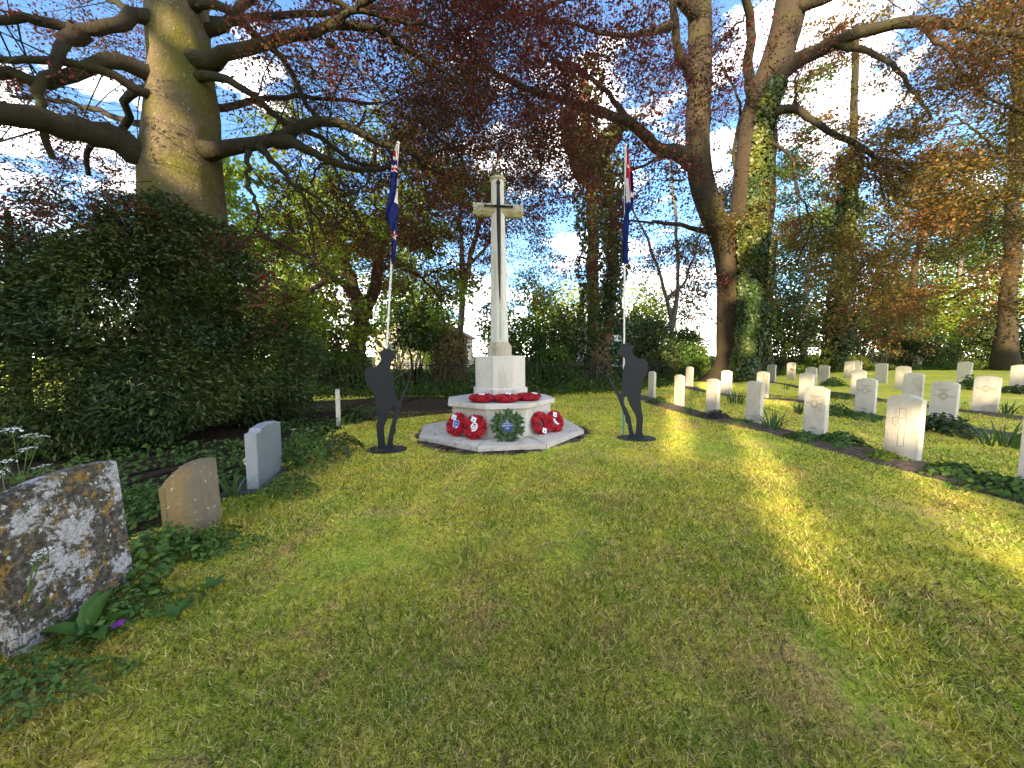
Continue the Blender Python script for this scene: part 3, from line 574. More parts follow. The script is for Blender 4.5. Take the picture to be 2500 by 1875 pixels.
# ------------------------------------------------------------------ flags on poles
def flag(label_p, label_f, bot, top, teal, edges, ox, oy, k, Yf, paint, seed):
    p = thing('flagpole', label_p, 'flagpole', bot, 0, 'flagpoles behind the silhouettes'); b = np.zeros(3); e = np.array(top) - np.array(bot)
    n = 10; L = np.linspace(0, 1, n)[:, None] * e
    V, Fq = tubes([(L[2:] if teal else L, np.full(n - 2 if teal else n, .0145))], 10); link('pole_shaft', np_mesh('pole_shaft', V, Fq, True), MAT['pole'], p)
    if teal: V, Fq = tubes([(L[:3], np.full(3, .0150))], 10); link('pole_sleeve', np_mesh('pole_sleeve', V, Fq, True), MAT['teal'], p)
    V, Fq = tubes([(np.array([e, e + [0, 0, .012], e + [0, 0, .03], e + [0, 0, .042]]), np.array([.012, .024, .022, .004]))], 10); link('finial', np_mesh('finial', V, Fq, True), MAT['pole'], p)
    ey = [q[0] for q in edges]; el = [q[1] for q in edges]; er = [q[2] for q in edges]
    nt, ns = 150, 34; r2 = np.random.default_rng(seed); P = np.zeros((nt + 1, ns + 1, 3)); C = np.zeros((nt, ns), int)
    for i in range(nt + 1):
        y = ey[0] + (ey[-1] - ey[0]) * i / nt; l, rr = np.interp(y, ey, el), np.interp(y, ey, er)
        for j in range(ns + 1):
            s = j / ns; x = l + (rr - l) * s; q = at(ox + x * k, oy + y * k, Yf); w = (rr - l) * k / F * Yf
            fold = math.sin(s * 11 + .012 * y + 1.3 * math.sin(y * .006)) * .22 * w + math.sin(s * 5 - y * .004) * .15 * w
            P[i, j] = (q[0], Yf - .05 + fold - .35 * w * math.sin(math.pi * s), q[2])
            if i < nt and j < ns: C[i, j] = paint(l + (rr - l) * (j + .5) / ns, y, (j + .5) / ns)
    idx = np.arange((nt + 1) * (ns + 1)).reshape(nt + 1, ns + 1)
    Fq = np.stack([idx[:-1, :-1], idx[:-1, 1:], idx[1:, 1:], idx[1:, :-1]], -1).reshape(-1, 4)
    org = np.array(top); me = np_mesh('flag', P.reshape(-1, 3) - org, Fq, True)
    for m_ in ('fblue', 'fwhite', 'fred'): me.materials.append(MAT[m_])
    me.polygons.foreach_set('material_index', C.ravel().astype(np.int32))
    tag(link('flag', me, None, None, org), label_f, 'flag', 'limp flags')
def instar(x, y, cx, cy, r, n=5, rot=0.0, inner=.42):
    a = math.atan2(x - cx, cy - y) - rot; d = math.hypot(x - cx, y - cy); st = 2 * math.pi / n; a = abs((a + st / 2) % st - st / 2); h = st / 2
    dx, dy = r * inner * math.cos(h) - r, r * inner * math.sin(h); return d < -dy * r / (dx * math.sin(a) - dy * math.cos(a))
def paint_l(x, y, s):
    if s > .80 and y < 800:
        if y < 250: return 1 if s < .88 else 2
        if y < 490: return 2 if s > .85 or y > 330 else 1
        return 1
    if y < 120: return 1
    if y < 205: return 2 if s < .45 else 1
    if y < 245: return 1
    if y < 310: return 0
    if y < 345: return 1
    if y < 378: return 2
    if y < 396: return 1
    if instar(x, y * 1.0, 188, 1215, 42, rot=.25): return 2
    if instar(x, y, 188, 1215, 62, rot=.25): return 1
    return 0
def paint_r(x, y, s):
    if x > 183 and y > 380: return 1 if instar(x, y, 206, 688, 58, 7) else 0
    if y < 300: return 2 if .25 < s < .9 else 1
    if y < 375: return 1 if abs((x - 150) * 1.9 - (y - 305)) < 22 else 2
    if y < 480: return 2
    if y < 800: return 2 if x > 160 + (y - 480) * .012 and y < 780 else (1 if x > 138 else 0)
    return 0
pb = ong(930.5, 1078); pt = at(972.5, 352, 5.62)
EL = [(40, 210, 232), (120, 185, 236), (240, 180, 240), (330, 165, 245), (400, 155, 245), (500, 145, 240), (600, 130, 236), (700, 110, 235), (800, 92, 230), (870, 85, 226), (1000, 82, 225), (1060, 98, 224), (1110, 132, 222), (1160, 150, 220), (1250, 156, 219), (1400, 153, 215), (1500, 145, 203), (1560, 147, 192), (1590, 160, 180)]
flag('white flagpole behind the silhouette that faces right', 'limp dark blue flag with a red star, hanging left of the cross', pb, pt, False, EL, 930, 350, .18692, 5.55, paint_l, 3)
pb = ong(1522, 1062); pt = at(1527, 358, 6.05)
ER = [(50, 147, 156), (100, 135, 165), (200, 132, 185), (300, 130, 190), (400, 132, 215), (500, 132, 226), (600, 130, 236), (700, 130, 240), (800, 128, 246), (860, 126, 240), (905, 124, 200), (930, 122, 184), (1000, 110, 183), (1100, 105, 178), (1200, 103, 175), (1300, 97, 170), (1400, 90, 165), (1500, 92, 160), (1590, 112, 153)]
flag('white flagpole with a teal foot behind the silhouette that faces left', 'limp dark blue flag with a white star, hanging right of the cross', pb, pt, True, ER, 1500, 350, .18692, 6.0, paint_r, 4)

# ------------------------------------------------------------------ war grave headstones
def headstone_mesh(w=.38, t=.076, side=.765, top=.813):
    o = [(-w / 2, -.06), (w / 2, -.06)]; n = 12
    for i in range(n + 1):
        x = w / 2 - w * i / n; s = 2 * x / w; o.append((x, side + (top - side) * (1 - s * s)))
    return prism(o, -t / 2, t / 2, bev=.006, name='headstone')
HS = headstone_mesh(); HS.materials.append(MAT['portland'])
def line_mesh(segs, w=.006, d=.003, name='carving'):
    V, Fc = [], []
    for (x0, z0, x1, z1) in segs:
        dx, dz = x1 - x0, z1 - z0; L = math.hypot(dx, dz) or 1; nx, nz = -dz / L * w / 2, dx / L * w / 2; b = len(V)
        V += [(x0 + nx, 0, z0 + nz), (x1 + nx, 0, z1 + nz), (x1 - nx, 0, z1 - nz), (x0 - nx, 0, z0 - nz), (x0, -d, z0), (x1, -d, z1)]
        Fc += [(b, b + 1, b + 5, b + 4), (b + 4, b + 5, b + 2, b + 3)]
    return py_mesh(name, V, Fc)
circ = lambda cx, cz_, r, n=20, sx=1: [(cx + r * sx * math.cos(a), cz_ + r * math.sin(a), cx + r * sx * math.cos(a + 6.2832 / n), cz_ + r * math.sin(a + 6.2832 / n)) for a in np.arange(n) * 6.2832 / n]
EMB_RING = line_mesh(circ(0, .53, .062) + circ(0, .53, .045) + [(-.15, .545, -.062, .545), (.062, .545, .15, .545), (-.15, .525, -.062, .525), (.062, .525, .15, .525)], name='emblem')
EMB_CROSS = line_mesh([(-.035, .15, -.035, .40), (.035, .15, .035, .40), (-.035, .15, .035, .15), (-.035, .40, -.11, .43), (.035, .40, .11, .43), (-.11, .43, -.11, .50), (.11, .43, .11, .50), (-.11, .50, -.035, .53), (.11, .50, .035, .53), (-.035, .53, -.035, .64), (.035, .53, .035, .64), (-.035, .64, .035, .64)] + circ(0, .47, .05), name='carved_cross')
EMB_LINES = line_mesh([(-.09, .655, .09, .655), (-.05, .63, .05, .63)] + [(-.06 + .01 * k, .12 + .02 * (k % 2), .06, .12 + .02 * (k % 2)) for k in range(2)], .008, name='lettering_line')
ANG = -85
def c1(x, y): return (1560 + x * .18083, 860 + y * .18083)
def c2(x, y): return (1900 + x * .18083, 860 + y * .18083)
def c3(x, y): return (2200 + x * .229, 860 + y * .229)
STONES = []
def hs(label, L, ang=ANG, top_v=None, carve=None, hscale=1.0, group='war graves'):
    a = R(ang + rng.normal() * 1.2); d = np.array([math.cos(a), math.sin(a)]); nn = np.array([-d[1], d[0]])
    c = np.array(L[:2]) + d * .19 + nn * .038; z = float(gz(*c))
    o = link('headstone', HS, None, None, (c[0], c[1], z), (R(rng.normal() * .5), R(rng.normal() * .4), a)); o.scale = (1, 1, hscale)
    tag(o, label, 'headstone', group)
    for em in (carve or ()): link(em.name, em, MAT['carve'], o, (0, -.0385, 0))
    STONES.append((c, a, z)); return o
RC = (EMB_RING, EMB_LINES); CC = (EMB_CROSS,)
# front row: taken from the fitted positions
for lab, L, cv in (
    ('white headstone farthest along the front row, beside the left-facing silhouette', (4.20, 11.35), None),
    ('white headstone second along the front row counted from the silhouette', (4.27, 9.65), None),
    ('white headstone third along the front row, with a dark low shrub at its foot', (4.34, 8.20), None),
    ('white headstone fourth along the front row, with tall strap leaves before it', (4.66, 7.30), None),
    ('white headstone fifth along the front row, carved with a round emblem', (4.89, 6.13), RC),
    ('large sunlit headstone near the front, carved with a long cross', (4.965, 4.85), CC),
    ('headstone cut off by the right edge of the picture, nearest of the front row', (5.07, 3.62), None)):
    hs(lab, L, carve=cv)
def hsb(label, base=None, top=None, **kw):
    L = ong(*base) if base else ong(*top, .765); return hs(label, L, **kw)
hsb('headstone just left of the ivied beech trunk, far end of the second row', c1(625, 462), ang=-78)
hsb('sunlit headstone in front of the roots of the ivied beech', c1(1100, 562), ang=-76)
hsb('sunlit headstone of the second row showing behind the fourth front stone', None, c1(1587, 275), ang=-76)
hsb('sunlit headstone of the second row showing behind the fifth front stone', c2(262, 652), ang=-76, carve=None)
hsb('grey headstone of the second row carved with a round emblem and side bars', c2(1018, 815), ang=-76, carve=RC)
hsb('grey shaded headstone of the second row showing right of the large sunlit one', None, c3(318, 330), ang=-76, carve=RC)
hsb('grey headstone half hidden behind a sunlit second-row stone, left of the middle', None, c1(1733, 176), ang=-74, hscale=1.0)
hsb('headstone of the third row whose top shows above a second-row stone', None, c2(365, 214), ang=-74)
hsb('headstone of the third row standing free with a leafy plant on its right', c2(537, 437), ang=-74)
hsb('headstone of the third row overlapped by the round-emblem stone of the second row', c2(960, 577), ang=-74)
hsb('brown-stained headstone of the third row behind the large sunlit one', None, c2(1693, 298), ang=-74)
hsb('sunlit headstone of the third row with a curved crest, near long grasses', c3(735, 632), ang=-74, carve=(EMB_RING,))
hsb('small distant headstone alone before a green shrub at the fence', c2(107, 362), ang=-70)
hsb('sunlit headstone whose top peeps over the stained third-row stone pair', None, c2(990, 186), ang=-70)
hsb('pale headstone of the fourth row left of the two tall grey ones', c2(1560, 502), ang=-70)
hsb('distant headstone of which only the rounded top shows, left of the yellow shrub', None, c2(512, 129), ang=-70)
hsb('sunlit distant headstone right in front of the yellow shrub', c2(877, 347), ang=-70)
hsb('grey distant headstone standing alone before the dark hedge', c2(1295, 414), ang=-70)
hsb('grey distant headstone behind the pair at the right, before the dark hedge', None, c2(1810, 160), ang=-70)
hsb('half sunlit distant headstone with a plant at its foot, farther right', c3(577, 325), ang=-70)
hsb('sunlit headstone at the right edge of the picture, last of the back row', c3(1140, 407), ang=-70)
p = on(826, 1046)
hs('narrow white headstone seen edge-on beside the dark yew', (p[0] - .20, p[1] + .34), ang=-65.5, hscale=.83)

# beds under the rows
rowA = [(4.05, 12.3), (4.1, 10.5), (4.22, 8.6), (4.5, 7.1), (4.72, 5.7), (4.86, 4.4), (4.95, 3.2), (5.05, 2.2)]
strip('soil_bed', np.array(rowA) - [.06, 0], .78, 'strip of bare soil along the front row of headstones')
def row_of(idx): return [tuple(STONES[i][0]) for i in idx]
rB = sorted(row_of([7, 8, 9, 10, 11, 12]), key=lambda q: -q[1]); rB = [(rB[0][0], rB[0][1] + .6)] + rB + [(rB[-1][0] + .1, rB[-1][1] - 2.4)]
strip('soil_bed', np.array(rB) - [.12, 0], .6, 'strip of bare soil along the second row of headstones')
rC = sorted(row_of([13, 14, 16, 17, 18]), key=lambda q: -q[1]); rC = rC + [(rC[-1][0] + .2, rC[-1][1] - 2.0)]
strip('soil_bed', np.array(rC) - [.12, 0], .55, 'strip of bare soil along the third row of headstones')
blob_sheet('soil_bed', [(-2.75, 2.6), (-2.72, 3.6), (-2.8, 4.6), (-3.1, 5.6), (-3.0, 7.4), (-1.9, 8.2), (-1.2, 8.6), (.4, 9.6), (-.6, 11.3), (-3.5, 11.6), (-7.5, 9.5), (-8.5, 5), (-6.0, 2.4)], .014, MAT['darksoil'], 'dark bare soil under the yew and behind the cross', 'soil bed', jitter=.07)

rg = np.random.default_rng(52); n = 9000; xx = rg.uniform(-6.5, -2.5, n); yy = rg.uniform(2.3, 8.5, n); cl = vnoise(np.c_[xx, yy, np.zeros(n)], 1.3) + .9 * np.exp(-((xx + 2.75 + .06 * (yy - 2.6)) / .35) ** 2)
k = (xx < -2.62 - .06 * (yy - 2.6)) & (cl > .50); xx, yy, cl = xx[k], yy[k], cl[k]; pc = np.c_[xx, yy, gz(xx, yy) + .03 + .16 * rg.uniform(0, 1, len(xx)) ** 2 * cl]
tag(leaf_obj('ground_cover', pc, rg.normal(size=pc.shape) * .5 + [.2, -.2, .7], .06 * rg.uniform(.5, 1.4, len(pc)), MAT['weed'], None, .6), 'creeping green weeds on the soil behind the old headstones', 'ground cover', kind='stuff')

# ------------------------------------------------------------------ old headstones on the left
def slab(name, label, far_b, near_b, h_far, h_near, thick, top_curve, mat, lean=0.0, cat='headstone', side_mat=None):
    """upright slab whose face looks to +X; runs from near_b to far_b"""
    A, B = np.array(near_b), np.array(far_b); w = np.linalg.norm(B - A); a = math.atan2(*(B - A)[::-1]); n = 16
    o = [(0, -.08), (w, -.08)]
    for i in range(n + 1):
        t = 1 - i / n; o.append((t * w, h_near + (h_far - h_near) * t + top_curve(t)))
    me = prism(o, 0, thick, bev=.006, name=name)
    z = float(gz(*A)); ob = link(name, me, mat, None, (A[0], A[1], z), (lean, 0, a)); return tag(ob, label, cat), w
fb, nb = on(333, 1425)[:2], on(52, 1612)[:2]
st1, w1 = slab('old_headstone', 'big old headstone blotched with white and orange lichen, nearest on the left', fb, nb, .735, .70, .085, lambda t: .03 * math.sin(math.pi * t), MAT['lichen'], R(-3.5))
fb, nb = on(545, 1280)[:2], on(418, 1330)[:2]; d = nrm(fb - nb); nb2 = fb - d * .34
st2, w2 = slab('old_headstone', 'small brown headstone with ochre lichen and a worn rounded top', fb, nb2, .53, .40, .07, lambda t: .06 * math.sin(math.pi * t) if .1 < t < .97 else 0, MAT['brown'], R(-3.4))
fb, nb = on(691, 1151)[:2], on(633, 1203)[:2]; A_, B_ = np.array(nb), np.array(fb); wg = np.linalg.norm(B_ - A_); ag = math.atan2(*(B_ - A_)[::-1])
gr = thing('granite_headstone', 'grey granite headstone with polished face and stepped shoulders', 'headstone', (A_[0], A_[1], 0), ag)
sh = .03; s_ = .14
og = [(0, -.05), (wg, -.05), (wg, .575), (wg - wg * s_, .575), (wg - wg * s_ - .03, .575 + sh), (wg * .5, .575 + sh + .012), (wg * s_ + .03, .575 + sh), (wg * s_, .575), (0, .575)]
link('slab', prism(og, .003, .10, bev=.004, name='slab'), MAT['granite'], gr)
og2 = [(.012, .0), (wg - .012, .0), (wg - .012, .565), (wg - wg * s_ - .008, .565), (wg - wg * s_ - .035, .565 + sh), (wg * .5, .565 + sh + .01), (wg * s_ + .035, .565 + sh), (wg * s_ + .008, .565), (.012, .565)]
link('polished_face', prism(og2, 0, .006, name='polished_face'), MAT['polish'], gr)
link('foot_slab', bm_mesh('foot_slab', box_bm(wg + .16, .34, .06, (wg / 2, .12, .012), .006)), MAT['darkgran'], gr)

# ------------------------------------------------------------------ trees
def grow(rg, bough, spec, items, twigs, flat=.55, droop=.12, cull=True):
    """bough: (k,3) line; spec: per level (children per metre, length, radius); fills items[level] with tubes and twigs with end lines"""
    lines = [bough]
    for lv, (dens, length, rad) in enumerate(spec):
        new = []
        for L in lines:
            seg = np.linalg.norm(np.diff(L, axis=0), axis=1).sum(); n = rg.poisson(dens * seg) + (1 if lv else 0)
            if n == 0: continue
            T = nrm(np.gradient(L, axis=0)); t = np.sqrt(rg.uniform(.03 if lv else .06, 1, n)) * (len(L) - 1); i = np.minimum(t.astype(int), len(L) - 2); f = (t - i)[:, None]
            p0 = L[i] * (1 - f) + L[i + 1] * f; tg = T[i]; side = nrm(np.cross(tg, [0, 0, 1])) * rg.choice([-1, 1], (n, 1))
            d = nrm(tg * rg.uniform(.35, .9, (n, 1)) + side * rg.uniform(.4, 1, (n, 1)) + rg.normal(size=(n, 3)) * [.25, .25, .35 * (1 - flat) + .12])
            ln = length * rg.uniform(.55, 1.35, (n, 1)); k = 5 if lv < len(spec) - 1 else 3
            s = np.linspace(0, 1, k)[None, :, None]; bend = rg.normal(size=(n, 1, 3)) * .18 + np.array([0, 0, -droop])
            P = p0[:, None, :] + d[:, None, :] * ln[:, None, :] * s + bend * ln[:, None, :] * s ** 2
            if cull: ok = inview(P[:, -1]); P = P[ok]
            for q in P: new.append(q); items.append((q, np.linspace(rad, rad * .35, k)))
        lines = new
    twigs.extend(lines)
def foliate(rg, twigs, per_m, spread, size, up=.8):
    P, Nn, S, Tg = [], [], [], []
    if not twigs: return np.zeros((0, 3)), np.zeros((0, 3)), np.zeros(0), np.zeros((0, 3))
    K = len(twigs[0]); A = np.array(twigs); L = np.linalg.norm(np.diff(A, axis=1), axis=2).sum(1); n = np.maximum(3, (L * per_m).astype(int)); idx = np.repeat(np.arange(len(A)), n)
    t = rg.uniform(.05, 1.05, len(idx)) * (K - 1); i = np.clip(t.astype(int), 0, K - 2); f = (t - i)[:, None]
    p = A[idx, i] * (1 - f) + A[idx, i + 1] * f; p = p + rg.normal(size=p.shape) * spread * [1, 1, .55]
    nn = rg.normal(size=p.shape) * .55 + [0, 0, up]; tg = A[idx, -1] - A[idx, 0]; tg = nrm(tg) + rg.normal(size=p.shape) * .6
    return p, nn, size * rg.uniform(.65, 1.25, len(p)), tg
def px_line(pts, n=14): return catmull([at(*q) for q in pts], n)
def bough(pts, r0, r1, n=14, wob=.03):
    L = px_line(pts, n); L[1:-1] += rng.normal(size=(n - 2, 3)) * wob; r = np.linspace(r0, r1, n) * .86; r[:4] *= [1.75, 1.45, 1.18, 1.05]; return L, r

def blocked(p):
    """keep leaves off the clear trunk and away from the cross"""
    u, v, d = proj(p); return bool((310 < u < 575 and v < 500 and p[1] < 7.3) or (1140 < u < 1300 and v > 400 and p[1] < 7.2) or (p[1] < 4.6))
# ---- the great copper beech on the left
TX, TY = -6.42, 7.25
beech = thing('copper_beech', 'huge copper beech with a thick mossy trunk rising behind the yew', 'tree', (0, 0, 0))
tk = [(447, 450, 106), (446, 400, 104), (446, 360, 101), (447, 310, 95), (448, 270, 91), (445, 200, 85), (444, 150, 82), (440, 100, 80), (433, 0, 79), (428, -150, 76), (420, -400, 70)]
tc_ = np.array([at(u, v, TY) for u, v, _ in tk]); tw_ = np.array([h * (TY * math.cos(PITCH) - (q[2] - CAMH) * math.sin(PITCH)) / F for (_, _, h), q in zip(tk, tc_)]) * .765
tr = np.vstack([[tc_[0][0], TY, -.1], [tc_[0][0], TY, .6], [tc_[0][0], TY, 2.2], tc_]); rs = np.concatenate([[1.15, .88, .76], tw_])
tr2 = catmull(tr, 40); rr2 = np.interp(tr2[:, 2], tr[:, 2], rs)
tube_obj('trunk', [(tr2, rr2)], 28, MAT['bark_beech'], beech, .022)
G1, G2 = rng.spawn(2) if hasattr(rng, 'spawn') else (np.random.default_rng(1), np.random.default_rng(2))
Y0 = 7.25
k4 = .45208
def q4(x, y, Y): return (x * k4, y * k4, Y)
def q5(x, y, Y): return (800 + x * .38584, y * .38584, Y)
def q6(x, y, Y): return (1600 + x * .5425, y * .5425, Y)
LB = [
    ([q4(860, 850, 7.1), q4(740, 820, 6.8), q4(600, 745, 6.6), q4(300, 670, 6.1), q4(0, 615, 5.6), q4(-400, 560, 5.0)], .30, .13),
    ([q4(860, 430, 7.1), q4(790, 390, 6.8), q4(700, 345, 6.6), q4(560, 330, 6.4), q4(440, 380, 6.3), q4(240, 440, 6.2), q4(0, 395, 6.0), q4(-300, 350, 5.8)], .16, .07),
    ([q4(850, 520, 7.0), q4(780, 500, 6.7), q4(600, 400, 6.4), q4(400, 350, 6.2), q4(0, 320, 5.9), q4(-300, 300, 5.6)], .10, .04),
    ([q4(860, 110, 7.1), q4(770, 95, 6.8), q4(680, 110, 6.6), q4(560, 150, 6.4), q4(430, 165, 6.3), q4(150, 100, 6.1), q4(-200, 150, 5.8)], .15, .05),
    ([q4(430, 165, 6.3), q4(345, 235, 6.2), q4(330, 310, 6.1), q4(210, 460, 6.0), q4(230, 640, 6.0), q4(290, 860, 6.2)], .10, .05),
    ([q4(820, 420, 7.6), q4(700, 520, 7.9), q4(690, 640, 8.1), q4(630, 720, 8.2), q4(480, 800, 8.3), q4(480, 950, 8.4)], .12, .05),
    ([q4(1130, 810, 7.1), q4(1240, 800, 6.9), q4(1340, 785, 6.9), q4(1500, 755, 7.0), q4(1610, 690, 7.1), q4(1760, 645, 7.2), q4(1860, 665, 7.3), q4(2010, 745, 7.5), q4(2250, 840, 7.7), q5(600, 1060, 8.0), q5(900, 1160, 8.4)], .17, .022),
    ([q4(1500, 755, 7.0), q4(1620, 790, 6.9), q4(1800, 870, 6.9), q4(2000, 925, 7.0), q4(2160, 880, 7.1), q5(400, 960, 7.3)], .105, .03),
    ([q4(1080, 330, 7.2), q4(1180, 310, 6.9), q4(1260, 270, 6.9), q4(1480, 225, 7.0), q4(1700, 180, 7.1), q4(1775, 135, 7.2), q4(2000, 150, 7.4), q5(340, 200, 7.8), q5(600, 380, 8.2), q5(760, 480, 8.5), q5(930, 680, 8.8)], .15, .028),
    ([q4(1780, 140, 7.2), q4(1900, 60, 7.0), q4(2000, -20, 6.8), q4(2300, -200, 6.4)], .07, .03),
    ([q4(1080, 420, 7.2), q4(1190, 410, 6.9), q4(1330, 490, 6.9), q4(1560, 670, 7.2), q4(1760, 760, 7.5), q4(2000, 900, 7.9), q5(300, 860, 8.4)], .09, .03),
    ([q4(1080, 40, 7.2), q4(1200, 30, 6.9), q4(1400, 220, 7.2), q4(1500, 290, 7.5), q4(1600, 450, 7.8), q4(1700, 620, 8.0), q4(1900, 700, 8.2), q5(240, 700, 8.6)], .10, .03),
    ([q4(1340, 790, 6.9), q4(1340, 860, 6.8), q4(1330, 960, 6.8), q4(1385, 1110, 6.8), q4(1390, 1230, 6.9)], .055, .02),
    ([q4(1400, 790, 6.9), q4(1480, 880, 6.9), q4(1600, 1010, 7.0), q4(1690, 1150, 7.1), q4(1760, 1290, 7.2)], .06, .02),
    ([q4(1600, 1000, 7.0), q4(1760, 1100, 7.1), q4(1880, 1190, 7.2), q4(1980, 1200, 7.3)], .03, .012),
    ([q4(1800, 870, 6.9), q4(1720, 900, 6.8), q4(1690, 980, 6.8), q4(1640, 1060, 6.8)], .03, .012),
    ([q4(2000, 920, 7.0), q4(1980, 990, 7.0), q4(1900, 1040, 7.0), q4(1830, 960, 7.0), q4(1780, 870, 6.9)], .025, .012),
    ([q5(340, 200, 7.8), q5(460, 330, 7.6), q5(590, 470, 7.6), q5(610, 600, 7.6)], .045, .015),
    ([q5(0, 270, 7.2), q5(130, 360, 7.2), q5(300, 530, 7.3), q5(400, 660, 7.4)], .045, .012),
    ([q4(1080, 180, 7.2), q4(1190, 140, 7.4), q4(1400, -40, 7.8), q4(1700, -240, 8.4)], .12, .05),
    ([q5(-100, -60, 7.0), q5(120, 30, 7.2), q5(400, 120, 7.6), q5(700, 180, 8.2), q5(1000, 300, 9.0)], .06, .02),
    ([q4(850, 200, 7.4), q4(700, 60, 7.8), q4(500, -60, 8.4), q4(200, -160, 9)], .1, .04),
    ([q4(840, 700, 7.8), q4(650, 640, 8.6), q4(400, 560, 9.4), q4(60, 520, 10.0)], .1, .04),
    ([q4(1170, 600, 7.6), q4(1300, 560, 8.4), q4(1600, 520, 9.4), q4(2000, 560, 10.4), q5(300, 640, 11.2)], .09, .03),
    ([q4(1150, 150, 7.6), q4(1350, 100, 8.6), q4(1800, 60, 9.6), q5(200, 60, 10.6), q5(700, 60, 11.4)], .11, .03),
]
items, tw = [], []; main = []
for pts, r0, r1 in LB:
    if 330 < pts[0][0] < 560 and pts[0][1] < 470 and abs(pts[0][2] - 7.2) < .7 and pts[0][0] not in (0,): pts = [(np.interp(pts[0][1], [0, 150, 270, 450], [433, 444, 448, 447]), pts[0][1] + 6, TY)] + pts[1:]
    L, r = bough(pts, r0, r1, 18, .02); main.append((L, r)); grow(G1, L, [(2.0, 2.3, .014), (2.9, 1.15, .007), (4.0, .55, .004)], items, tw, flat=.6)
tw = [t for t in tw if vnoise(t[1], .62) > .36 and not blocked(t[1])]; items = [q for q in items if not blocked(q[0][-1]) and not blocked(q[0][len(q[0]) // 2])]
tube_obj('bough', main, 12, MAT['bark_dark'], beech, .035); tube_obj('branch', items, 4, MAT['bark_dark'], beech)['kind'] = 'stuff'
p, nn, s, tg = foliate(G1, tw, 36, .10, .060); print('beech leaves', len(p), len(tw))
leaf_obj('crown', p, nn, s, MAT['copper'], beech, .66, .10, tg)

# ---- the twin-stemmed beech on the right, ivy on its lower trunk
beech2 = thing('copper_beech', 'twin-stemmed copper beech clad in ivy among the headstones', 'tree', (0, 0, 0))
YR = 15.4
lo = [at(1772, 940, YR), at(1788, 880, YR), at(1800, 800, YR), at(1806, 700, YR), at(1805, 620, YR), at(1805, 560, YR)]
lo[0][2] = .0
tube_obj('trunk', [(catmull(lo, 18), np.interp(np.linspace(0, 1, 18), [0, .08, .2, .6, 1], [1.1, .72, .60, .60, .50]))], 24, MAT['bark_mid'], beech2, .03)
S1 = [q6(325, 1760, YR), q6(335, 1500, YR), q6(335, 1280, YR), q6(310, 1100, YR), q6(255, 960, YR), q6(205, 800, YR), q6(190, 620, YR), q6(195, 480, YR), q6(200, 200, YR), q6(198, -60, YR), q6(190, -400, YR)]
S2 = [q6(395, 1760, YR), q6(385, 1500, YR), q6(385, 1280, YR), q6(388, 1100, YR), q6(405, 960, YR), q6(425, 720, YR + .2), q6(455, 520, YR + .2), q6(530, 310, YR + .2), q6(590, 120, YR + .2), q6(620, -60, YR), q6(660, -400, YR)]
tube_obj('stem', [(px_line(S1, 32), np.linspace(.50, .40, 32))], 18, MAT['bark_mid'], beech2, .03); tube_obj('stem', [(px_line(S2, 32), np.linspace(.56, .54, 32))], 18, MAT['bark_mid'], beech2, .03)
